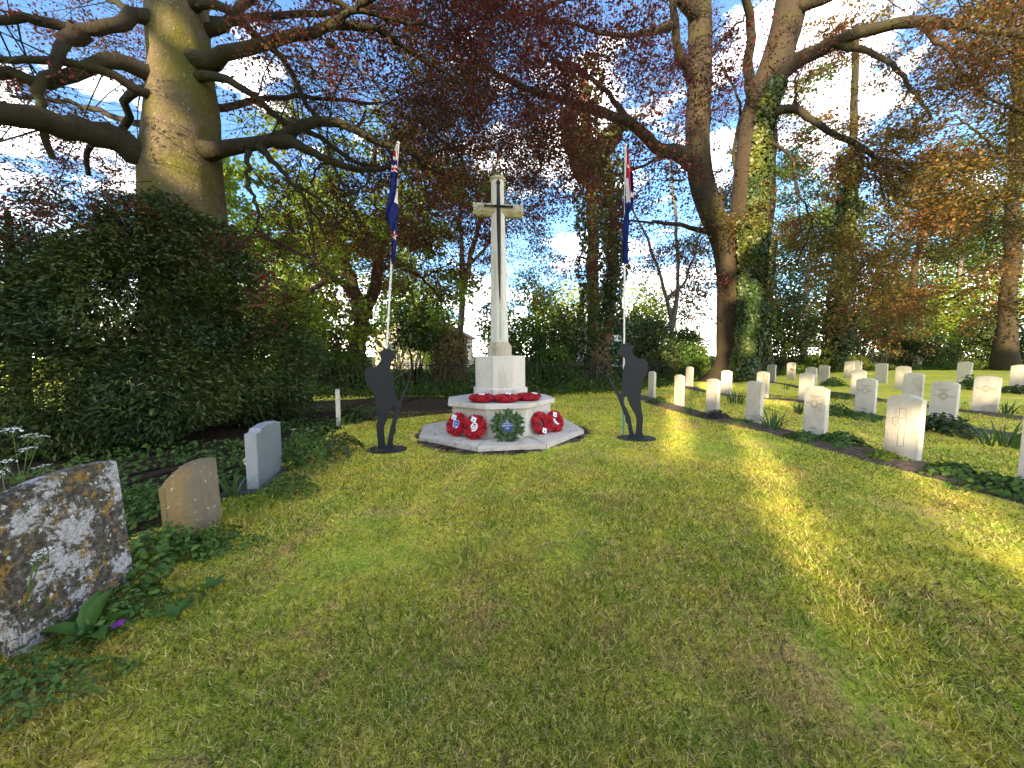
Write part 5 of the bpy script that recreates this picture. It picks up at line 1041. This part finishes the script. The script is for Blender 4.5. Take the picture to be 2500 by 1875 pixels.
# ------------------------------------------------------------------ iron fence
fence = thing('iron_fence', 'black iron railing running behind the cross and the headstones', 'fence')
cum = np.concatenate([[0], np.cumsum(np.linalg.norm(np.diff(fl, axis=0), axis=1))]); sp = .155; nb_ = int(cum[-1] / sp)
V, Fq = tubes([(np.array([(0, 0, -.05), (0, 0, .5), (0, 0, 1.04), (0, 0, 1.10)]), np.array([.009, .009, .009, .002]))], 5); BAR = np_mesh('bar', V, Fq); BAR.materials.append(MAT['iron'])
V, Fq = tubes([(np.array([(0, 0, -.1), (0, 0, 1.14), (0, 0, 1.18)]), np.array([.024, .024, .006]))], 6); POST = np_mesh('post', V, Fq); POST.materials.append(MAT['iron'])
nbar = 0
for k in range(nb_):
    s = k * sp; x, y = np.interp(s, cum, fl[:, 0]), np.interp(s, cum, fl[:, 1]); z = float(gz(x, y))
    if not inview(np.array([x, y, z + 1]), .05): continue
    o = link('post' if k % 16 == 0 else 'bar', POST if k % 16 == 0 else BAR, None, fence, (x, y, z), (rng.normal() * .012, rng.normal() * .012, 0)); nbar += 1
rl = np.c_[fl, gz(fl[:, 0], fl[:, 1])]
for hz in (.16, .97): tube_obj('rail', [(rl + [0, 0, hz], np.full(len(rl), .013))], 5, MAT['iron'], fence)
print('fence bars', nbar)
# ground cover at the foot of the fence
rg = np.random.default_rng(51); n = 26000; i = rg.integers(0, len(fl), n); base = fl[i] + np.c_[rg.normal(size=n) * .25, rg.uniform(-.9, 1.2, n) - .3]
hh = rg.uniform(0, 1, n) ** 1.6 * .42 * (.4 + vnoise(np.c_[base, np.zeros(n)], .8)); pc = np.c_[base, gz(base[:, 0], base[:, 1]) + .03 + hh]; ok = inview(pc, .05); pc = pc[ok]
tag(leaf_obj('ground_cover', pc, rg.normal(size=pc.shape) * .5 + [0, -.2, .7], .11 * rg.uniform(.5, 1.4, len(pc)), MAT['green'], None, .5), 'leafy ground cover along the foot of the iron fence', 'ground cover', kind='stuff')
# ivy floor under the wood
n = 30000; xx = rg.uniform(-14, 40, n); yy = rg.uniform(13, 30, n); pc = np.c_[xx, yy, gz(xx, yy) + .05 + .25 * rg.uniform(0, 1, n) ** 2]
fy = np.interp(xx, fl[:, 0], fl[:, 1]); ok = (yy > fy + .2) & inview(pc, .02); pc = pc[ok]
tag(leaf_obj('undergrowth', pc, rg.normal(size=pc.shape) * .5 + [0, -.2, .7], .16 * rg.uniform(.5, 1.4, len(pc)), MAT['green'], None, .6), 'mixed green undergrowth on the woodland floor behind the fence', 'undergrowth', kind='stuff')

# ------------------------------------------------------------------ bed plants
def blade_mesh(L, w, bend, n=6):
    V, Fc = [], []
    for i in range(n + 1):
        t = i / n; x = bend * L * t * t; z = L * (t - .35 * bend * t ** 3); ww = w * (1 - t ** 2.2) * .5 + .0008; V += [(x, -ww, z), (x + .15 * ww, 0, z - ww * .25), (x, ww, z)]
    for i in range(n):
        b = 3 * i; Fc += [(b, b + 1, b + 4, b + 3), (b + 1, b + 2, b + 5, b + 4)]
    return py_mesh('leaf', V, Fc, True)
BL = [blade_mesh(1, .075, b) for b in (.25, .55, .85)]
for m_ in BL: m_.materials.append(MAT['strap'])
def strap_clump(label, p, h, n, spread, seed, lean=None, cat='plant'):
    rg = np.random.default_rng(seed); t = thing('strap_leaf_plant', label, cat, tuple(p), 0, 'strap-leaved plants in the beds')
    for k in range(n):
        a = rg.uniform(0, 6.28) if lean is None else rg.normal() * .9 + lean; r = spread * math.sqrt(rg.random())
        o = link('leaf', BL[rg.integers(0, 3)], None, t, (r * math.cos(a), r * math.sin(a), -.01), (rg.normal() * .15, rg.normal() * .1 + .1, a)); s = h * rg.uniform(.55, 1.1); o.scale = (s, min(s, .38) * 1.0, s)
    return t
def mound(name, label, p, r, h, n, size, mat, seed, aspect=.8, cat='plant', group='low plants in the beds'):
    rg = np.random.default_rng(seed); a = rg.uniform(0, 6.28, n); q = np.sqrt(rg.uniform(0, 1, n)); edge = 1 + .3 * np.sin(3 * a + seed) + .2 * np.sin(5 * a)
    x, y = r * q * np.cos(a) * edge, r * q * np.sin(a) * edge; z = h * (1 - q ** 2) * rg.uniform(.35, 1.0, n) + .015
    t = thing(name, label, cat, tuple(p), 0, group); pos = np.c_[x, y, z]
    leaf_obj('foliage', pos, np.c_[x, y, np.full(n, r)] + rg.normal(size=(n, 3)) * r * .5, size * rg.uniform(.6, 1.3, n), mat, t, aspect, .12)
    st = [(np.array([(0, 0, -.02), (x[k] * .5, y[k] * .5, z[k] * .5), (x[k], y[k], z[k])]), np.array([.004, .003, .002])) for k in range(0, n, max(1, n // 40))]
    tube_obj('stem', st, 3, MAT['stem'], t); return t
strap_clump('tall strap-leaved clump in front of the fourth front-row headstone', ong(*c1(1790, 1050)), .46, 34, .16, 1)
strap_clump('short strap-leaved clump by the second front-row headstone', ong(*c1(650, 830)), .22, 30, .2, 2)
strap_clump('strap-leaved clump before the beech roots, beside a sunlit headstone', ong(*c1(1310, 690)), .5, 34, .25, 3)
strap_clump('wide clump of long arching grassy leaves at the right edge', ong(*c3(1080, 990)), .42, 46, .3, 4)
strap_clump('few upright leaves by the small distant headstone', ong(*c2(100, 500)), .45, 10, .12, 5)
strap_clump('arching grass leaves before the curved-crest headstone', ong(*c3(1120, 660)), .42, 14, .12, 6)
strap_clump('bright sunlit grassy tuft behind the fifth front-row headstone', ong(*c2(290, 830)), .35, 34, .14, 7)
mound('bed_plant', 'round-leaved plant at the foot of the farthest front-row headstone', ong(*c1(270, 690)), .26, .17, 420, .055, MAT['weed'], 11)
mound('dark_shrublet', 'very dark low shrub at the foot of the third front-row headstone', ong(*c1(1040, 890)), .27, .17, 700, .035, MAT['heuchera'], 12)
mound('bed_plant', 'low dark trailing plant left of the strap-leaved clump', ong(*c1(1400, 960)), .26, .07, 380, .035, MAT['weed'], 13)
mound('bed_plant', 'leafy plant at the left foot of the round-emblem front-row headstone', ong(*c2(340, 1180)), .24, .13, 420, .045, MAT['weed'], 14)
mound('bed_plant', 'bushy plant right of the fifth front-row headstone', ong(*c2(850, 1250)), .27, .19, 560, .055, MAT['weed'], 15)
mound('bed_plant', 'pale leafy plant at the foot of the large sunlit headstone', ong(*c2(1430, 1440)), .20, .10, 300, .045, MAT['lime'], 16)
mound('bed_plant', 'greyish lobed plant on the soil right of the large sunlit headstone', ong(*c3(610, 1320)), .27, .13, 420, .06, MAT['weed'], 17)
mound('bed_plant', 'spreading leafy plant at the right edge in front of the cut-off headstone', ong(*c3(1160, 1500)), .34, .15, 560, .055, MAT['weed'], 18)
mound('bed_plant', 'dark large-leaved plant at the foot of the shaded second-row headstone', ong(*c3(450, 860)), .40, .32, 420, .11, MAT['dark'], 19, .55)
mound('bed_plant', 'low leafy plant at the foot of the round-emblem second-row headstone', ong(*c2(1080, 890)), .42, .13, 460, .06, MAT['weed'], 20)
mound('bed_plant', 'leafy plant left of the round-emblem second-row headstone', ong(*c2(790, 850)), .28, .24, 420, .06, MAT['weed'], 21)
mound('bed_plant', 'leafy plant right of the free-standing third-row headstone', ong(*c2(740, 460)), .4, .35, 420, .09, MAT['weed'], 22)
mound('bed_plant', 'low plant at the foot of the brown third-row headstone group', ong(*c2(860, 620)), .5, .15, 420, .07, MAT['weed'], 23)
mound('bed_plant', 'tall leafy plant at the foot of the half sunlit distant headstone', ong(*c3(730, 400)), .35, .5, 420, .08, MAT['weed'], 24)
mound('bed_plant', 'dark plant by the headstone at the right edge of the back row', ong(*c3(1240, 440)), .6, .25, 420, .1, MAT['dark'], 25)
mound('bed_plant', 'leafy mound beside the edge-on white headstone', ong(862, 1030), .35, .34, 700, .06, MAT['dark'], 26)
# plants among the old graves
mound('weed_plant', 'blue-green leafy weeds between the lichen headstone and the brown one', ong(395, 1375), .26, .24, 1000, .042, MAT['weed'], 31, .6, group='weeds by the old graves')
mound('weed_plant', 'low weeds at the foot of the lichen headstone', ong(300, 1500), .24, .10, 800, .03, MAT['weed'], 32, .6, group='weeds by the old graves')
mound('weed_plant', 'weeds at the foot of the brown headstone', ong(520, 1340), .24, .12, 800, .03, MAT['weed'], 33, .5, group='weeds by the old graves')
mound('weed_plant', 'ferny weeds at the foot of the granite headstone', ong(705, 1205), .25, .2, 620, .045, MAT['weed'], 34, .35, group='weeds by the old graves')
mound('weed_plant', 'tall nettle-like weeds right of the granite headstone', ong(745, 1140), .34, .42, 1000, .05, MAT['weed'], 35, .5, group='weeds by the old graves')
mound('weed_plant', 'low dark weeds between the granite headstone and the edge-on stone', ong(815, 1105), .4, .28, 900, .05, MAT['dark'], 36, .5, group='weeds by the old graves')
mound('weed_plant', 'grassy weeds between the brown headstone and the granite one', ong(610, 1240), .22, .1, 420, .05, MAT['lime'], 37, .3, group='weeds by the old graves')
mound('weed_plant', 'dark weeds behind the brown headstone', on(360, 1250), .35, .22, 700, .05, MAT['weed'], 38, .5, group='weeds by the old graves')
mound('weed_plant', 'leafy weeds in the lower left corner of the picture', ong(70, 1690), .24, .10, 900, .028, MAT['weed'], 39, .5, group='weeds by the old graves')
strap_clump('pointed iris-like leaves behind the brown headstone', on(570, 1215), .34, 12, .08, 41)
DOCK = []
def dock_leaf(L, w, n=8):
    V, Fc = [], []
    for i in range(n + 1):
        t = i / n; ww = w * (math.sin(math.pi * min(1, t * .93 + .07)) ** .7) * (1 + .06 * math.sin(i * 2.7)); z = .16 * L * math.sin(t * 2.6); V += [(-ww, L * t, z + ww * .35), (-ww * .5, L * t, z + ww * .1), (0, L * t, z), (ww * .5, L * t, z + ww * .1), (ww, L * t, z + ww * .35)]
    for i in range(n):
        for j in range(4): b = 5 * i + j; Fc.append((b, b + 1, b + 6, b + 5))
    return py_mesh('leaf', V, Fc, True)
DL = dock_leaf(.20, .042); DL.materials.append(MAT['dock'])
dk = thing('primula_plant', 'broad-leaved primula with a purple flower at the foot of the lichen headstone', 'plant', tuple(ong(215, 1560)))
for k, (a, s, el) in enumerate(((1.9, .9, .3), (1.2, .95, .15), (.5, 1.0, .75), (-.1, 1.0, .9), (-.9, .85, .25), (-2.0, .9, .2), (-2.9, .7, .3), (-1.5, .75, .1))):
    o = link('leaf', DL, None, dk, (0, 0, .01), (el, 0, a)); o.scale = (s, s, s)
for k in range(5):
    a = k * 1.26; o = link('petal', disc(.016, .012, .002, 10), MAT['purple'], dk, (.12 + .014 * math.cos(a), .02 + .014 * math.sin(a), .06), (.3, .2, a))
for k, (u, v, s) in enumerate(((430, 1510, .5), (520, 1440, .45))):
    d2 = thing('dock_plant', ['small broad-leaved weed on the lawn edge by the lichen headstone', 'small broad-leaved weed on the lawn edge by the brown headstone'][k], 'plant', tuple(ong(u, v)), 0, 'weeds by the old graves')
    for a in np.arange(5) * 1.25 + k: o = link('leaf', DL, None, d2, (0, 0, .01), (.35, 0, a)); o.scale = (s, s, s)
dfl = thing('cream_flower', 'cream flowers placed behind the granite headstone', 'flowers', tuple(at(601, 1127, 3.62)))
for k in range(7): a = k * 2.4; link('petal', disc(.022, .016, .006, 10), MAT['cream'], dfl, (.012 * math.cos(a), .012 * math.sin(a), .011 * k - .03), (rng.normal() * .8, rng.normal() * .8, a))
tube_obj('stem', [(np.array([(0, 0, -.36), (0, 0, -.15), (0, 0, 0)]), np.array([.004, .004, .003]))], 4, MAT['stem'], dfl)
# cow parsley
def floret_umbel(rg, r):
    V, Fs = [], []; base = []
    for k in range(11):
        a = k * 2.4; q = r * math.sqrt((k + .3) / 11); c = np.array([q * math.cos(a), q * math.sin(a), .012 * (1 - (q / r) ** 2)])
        for j in range(9): base.append(c + np.r_[rg.normal(size=2) * r * .13, rg.uniform(0, .006)])
    B = np.array(base); return leaf_geo(B, rg.normal(size=B.shape) * .3 + [0, 0, 1], r * .16 * rg.uniform(.7, 1.3, len(B)), .95, .0), B
def cow_parsley(label, root, heads, seed):
    rg = np.random.default_rng(seed); t = thing('cow_parsley', label, 'plant', tuple(root), 0, 'cow parsley by the old graves'); fk = np.mean([h[0] for h in heads], 0) - root; fk = fk * [.6, .6, .55]
    tube_obj('stem', [(np.array([(0, 0, -.02), fk * .5 + [.01, .01, 0], fk]), np.array([.005, .004, .0035]))], 5, MAT['stem'], t)
    for hp, r in heads:
        e = np.array(hp) - root; tube_obj('stalk', [(np.array([fk, fk * .4 + e * .6 + [0, 0, .01], e]), np.array([.003, .0025, .002]))], 4, MAT['stem'], t)
        (V, Fq), B = floret_umbel(rg, r); u = link('umbel', np_mesh('umbel', V, Fq), MAT['umbel'], t, tuple(e), (rg.normal() * .2, rg.normal() * .2, 0))
        tube_obj('ray', [(np.array([(0, 0, -.05), B[k] * .6 + [0, 0, -.02], B[k]]), np.array([.0012, .001, .0008])) for k in range(0, len(B), 9)], 3, MAT['stem'], u)
    n = 120; q = rg.uniform(.1, .7, n)[:, None]; pos = fk * q + rg.normal(size=(n, 3)) * [.07, .07, .05]
    leaf_obj('foliage', pos, rg.normal(size=(n, 3)) * .5 + [0, 0, .8], .045 * rg.uniform(.5, 1.3, n), MAT['weed'], t, .35)
H = lambda u, v, Y: at(u, v, Y)
cow_parsley('cow parsley with white flower heads rising behind the lichen headstone', at(40, 1290, 2.5) * [1, 1, 0], [(H(30, 1052, 2.5), .055), (H(72, 1065, 2.55), .05), (H(100, 1068, 2.6), .045), (H(68, 1098, 2.5), .05), (H(10, 1130, 2.4), .06)], 1)
cow_parsley('cow parsley whose small flower head hangs before the lichen headstone', ong(20, 1560), [(H(110, 1350, 1.45), .030), (H(85, 1372, 1.43), .02)], 2)
cow_parsley('second cow parsley with low flower heads at the left edge', at(-20, 1300, 2.2) * [1, 1, 0], [(H(8, 1225, 2.2), .035), (H(62, 1258, 1.6), .026), (H(105, 1140, 2.7), .05), (H(5, 1155, 2.5), .05)], 3)
cow_parsley('cow parsley in small bud right of the granite headstone', ong(735, 1150), [(H(715, 1050, 4.2), .03), (H(752, 1048, 4.2), .025), (H(735, 1062, 4.2), .02)], 4)

# ------------------------------------------------------------------ grass blades
rg = np.random.default_rng(61); n = 560000
r = np.exp(rg.uniform(math.log(.95), math.log(15), n)); a = rg.uniform(R(-60), R(60), n); x, y = r * np.sin(a), r * np.cos(a)
keep = inview(np.c_[x, y, np.zeros(n)], .06)
keep &= ((x - CX) ** 2 + (y - CY) ** 2 > 1.5 ** 2)
lineA = np.array(rowA); la = np.interp(y, lineA[::-1, 1], lineA[::-1, 0]); keep &= ~((np.abs(x - la + .06) < .36) & (y < 12.3))
lb = np.interp(y, np.array(rB)[::-1, 1], np.array(rB)[::-1, 0]) - .12; keep &= ~((np.abs(x - lb) < .26))
keep &= ~((x < -2.65 - .06 * (y - 2.6)) & (y > 2.4)) & ~((y > 8.5) & (x < .2)); x, y, r = x[keep], y[keep], r[keep]; n = len(x)
dens = vnoise(np.c_[x, y, np.zeros(n)], 3.1)
edge = np.exp(-((x + 2.25 - .0) / .25) ** 2) * (y < 5)                         # longer grass along the old graves
h = (.006 + .019 * rg.random(n) * (.5 + dens) + .05 * edge * rg.random(n)) * (1 + .10 * r); w = .0025 * (1 + .24 * r)
az = rg.uniform(0, 6.28, n); ln = rg.uniform(.9, 2.6, n) * np.minimum(h, .02 * (1 + .1 * r)); z = gz(x, y) - .004 + 0.0
B = np.c_[x, y, z]; sd = np.c_[np.cos(az), np.sin(az), np.zeros(n)] * w[:, None]; ld = np.c_[-np.sin(az), np.cos(az), np.zeros(n)]; aa = rg.uniform(-1, 1, n)
tip = B + np.c_[ld[:, :2] * ln[:, None] + np.c_[np.cos(az), np.sin(az)] * (aa * ln * .5)[:, None], h]
V = np.stack([B - sd, B + sd, tip], 1).reshape(-1, 3)
tag(link('grass_blades', np_mesh('grass_blades', V, np.arange(3 * n).reshape(n, 3)), MAT['lawn']), 'short mossy grass blades covering the lawn', 'grass', kind='stuff'); print('blades', n)
# fallen leaf bits
n = 500; r = np.exp(rg.uniform(math.log(1.1), math.log(12), n)); a = rg.uniform(R(-55), R(55), n); x, y = r * np.sin(a), r * np.cos(a)
tag(leaf_obj('leaf_litter', np.c_[x, y, gz(x, y) + .018 + .002 * r], rg.normal(size=(n, 3)) * .4 + [0, 0, 1], .011 * rg.uniform(.4, 1.4, n) * (1 + .10 * r), MAT['straw'], None, .6), 'dry leaf bits scattered over the lawn', 'leaf litter', kind='stuff')

st_ = []
for k in range(12):
    r_ = math.exp(rg.uniform(math.log(1.25), math.log(9))); a_ = rg.uniform(R(-45), R(50)); c_ = np.array([r_ * math.sin(a_), r_ * math.cos(a_)]); az_ = rg.uniform(0, 6.28); l_ = rg.uniform(.05, .22)
    q_ = [c_ + np.array([math.cos(az_ + .3 * t_), math.sin(az_ + .3 * t_)]) * l_ * t_ for t_ in (0, .33, .66, 1)]; st_.append((np.array([(x_[0], x_[1], float(gz(*x_)) + .014 + .004 * rg.random()) for x_ in q_]), np.array([.0018, .0016, .0013, .0008])))
tag(tube_obj('twig_litter', st_, 4, MAT['bark_mid']), 'small fallen twigs lying on the lawn', 'twigs', kind='stuff')

# ------------------------------------------------------------------ the trees behind the photographer that shade the lawn
sd3 = np.array(SUN_DIR); ea = nrm(np.cross(sd3, [0, 0, 1])); eb = nrm(np.cross(ea, sd3))
def ab(p): p = np.asarray(p, float); return np.stack([p @ ea, p @ eb], -1)
WIN = []                                                                    # gaps cut in the unseen crowns to place sun patches: (a0,b0,a1,b1,radius)
def gap(p0, p1, r): q0, q1 = ab(p0), ab(p1); WIN.append((*q0, *q1, r + .10))
def gg(u, v): p = ong(u, v); return p
for u0, v0, u1, v1, rr_ in ((1420, 1150, 1300, 1370, .10), (1260, 1400, 1150, 1560, .05), (1120, 1600, 1030, 1860, .07), (1640, 985, 1665, 1085, .20), (1690, 930, 1660, 960, .12), (1840, 1090, 1920, 1260, .20), (1925, 1280, 1990, 1420, .10),
                            (2225, 1140, 2480, 1340, .15), (2480, 1320, 2560, 1420, .2), (1780, 1020, 1830, 1070, .10), (1480, 1040, 1500, 1110, .10), (1180, 1130, 1090, 1200, .07), (960, 1400, 930, 1440, .05), (2050, 1420, 2110, 1500, .08), (1530, 1330, 1545, 1420, .05)):
    gap(gg(u0, v0), gg(u1, v1), rr_ - .06)
for k in (0, 1, 2, 5, 8, 9, 10, 14, 16, 18, 19, 20, 21, 23, 26, 27):
    c, a_, z_ = STONES[k]; h0 = .30 + .3 * ((k * 7) % 5) / 5; gap((c[0], c[1], z_ + h0), (c[0], c[1], z_ + h0 + .22), .07)
c, a_, z_ = STONES[4]; gap((c[0] + .05, c[1] - .12, z_ + .72), (c[0], c[1], z_ + .74), .10)
gap(at(415, 390, 6.6), at(395, 300, 6.6), .30); gap(at(455, 345, 6.6), at(440, 420, 6.6), .16); gap(at(375, 255, 6.7), at(372, 130, 6.75), .13); gap(at(400, 60, 6.7), at(390, 20, 6.7), .12)
gap(at(300, 150, 6.6), at(250, 145, 6.5), .10); gap(at(230, 330, 6.5), at(160, 300, 6.3), .12)
for u0, v0, Y0_, rr_ in ((2150, 250, 13, .45), (2350, 180, 12, .6), (2420, 420, 12, .5), (2200, 520, 13, .5), (2060, 620, 13.5, .45), (2300, 40, 12.5, .6), (1980, 350, 14, .35), (1700, 120, 14, .3), (700, 90, 8, .3), (250, 60, 6.5, .3), (110, 420, 6, .3), (1000, 60, 9, .3), (1200, 30, 11, .3)):
    gap(at(u0, v0, Y0_), at(u0 + 40, v0 + 30, Y0_), rr_)
gap(at(1785, 640, YR - .7), at(1780, 570, YR - .7), .22); gap(at(1825, 860, YR - .7), at(1840, 700, YR - .7), .10); gap(at(1752, 900, YR - .8), at(1745, 700, YR - .8), .25); gap(at(1730, 935, YR - 1.2), at(1760, 935, YR - 1), .35); gap(gg(1905, 985), gg(1850, 975), .25)
gap(at(760, 640, 14.5), at(960, 500, 14.5), 1.1); gap(at(680, 700, 13), at(760, 760, 14), .6); gap(at(1345, 700, 17.5), at(1350, 760, 17.5), .9); gap(at(1700, 850, 17.5), at(1640, 860, 17), .5); gap(at(2085, 890, 21.5), at(2080, 900, 21.5), .6); gap(at(2400, 760, 22), at(2250, 800, 22), .5); gap(at(2010, 880, 21), at(1930, 900, 20), .25)
WIN = np.array(WIN)
def lit(p):
    q = ab(p); o = np.zeros(len(q), bool)
    for a0, b0, a1, b1, rr in WIN:
        A0 = np.array([a0, b0]); D = np.array([a1 - a0, b1 - b0]); t = np.clip(((q - A0) @ D) / (D @ D + 1e-9), 0, 1)[:, None]; o |= (((q - A0 - t * D) ** 2).sum(1) < rr * rr)
    return o
GS = np.random.default_rng(71); hd = nrm(np.array([sd3[0], sd3[1], 0])); sdv = np.array([hd[1], -hd[0], 0]); n_t = 9
for k in range(n_t):
    off = -17 + k * 5.4; c = -hd * (24 + (k % 2) * 3) + sdv * off; h = 21 + 2 * math.sin(k * 2.1)
    t = thing('shade_tree', ['broad tree behind the photographer, number %s along the row' % w for w in ('one', 'two', 'three', 'four', 'five', 'six', 'seven', 'eight', 'nine')][k], 'tree', tuple(c), 0, 'trees behind the photographer')
    tube_obj('trunk', [(np.array([(0, 0, -.1), (.1, 0, 3), (0, .1, 8), (.1, 0, h * .9)]), np.array([.5, .4, .28, .08]))], 10, MAT['bark_mid'], t)
    n = 15000; d = nrm(GS.normal(size=(n, 3))); q = np.array([0, 0, h * .52]) + d * np.array([4.0, 3.0, h * .52]) * GS.uniform(.15, 1, (n, 1)) ** .5; q = q[q[:, 2] > -.0]
    keep = ~lit(q + c); q2 = ab(q + c); nz = vnoise(np.c_[q2, np.zeros(len(q2))], .45); keep &= ~((nz > .60) & (q2[:, 1] > 7.5)); q = q[keep]
    tg_ = GS.normal(size=q.shape); leaf_obj('crown', q, -sd3 + GS.normal(size=q.shape) * .5, .36 * GS.uniform(.6, 1.2, len(q)), MAT['green'], t, .85, .05)
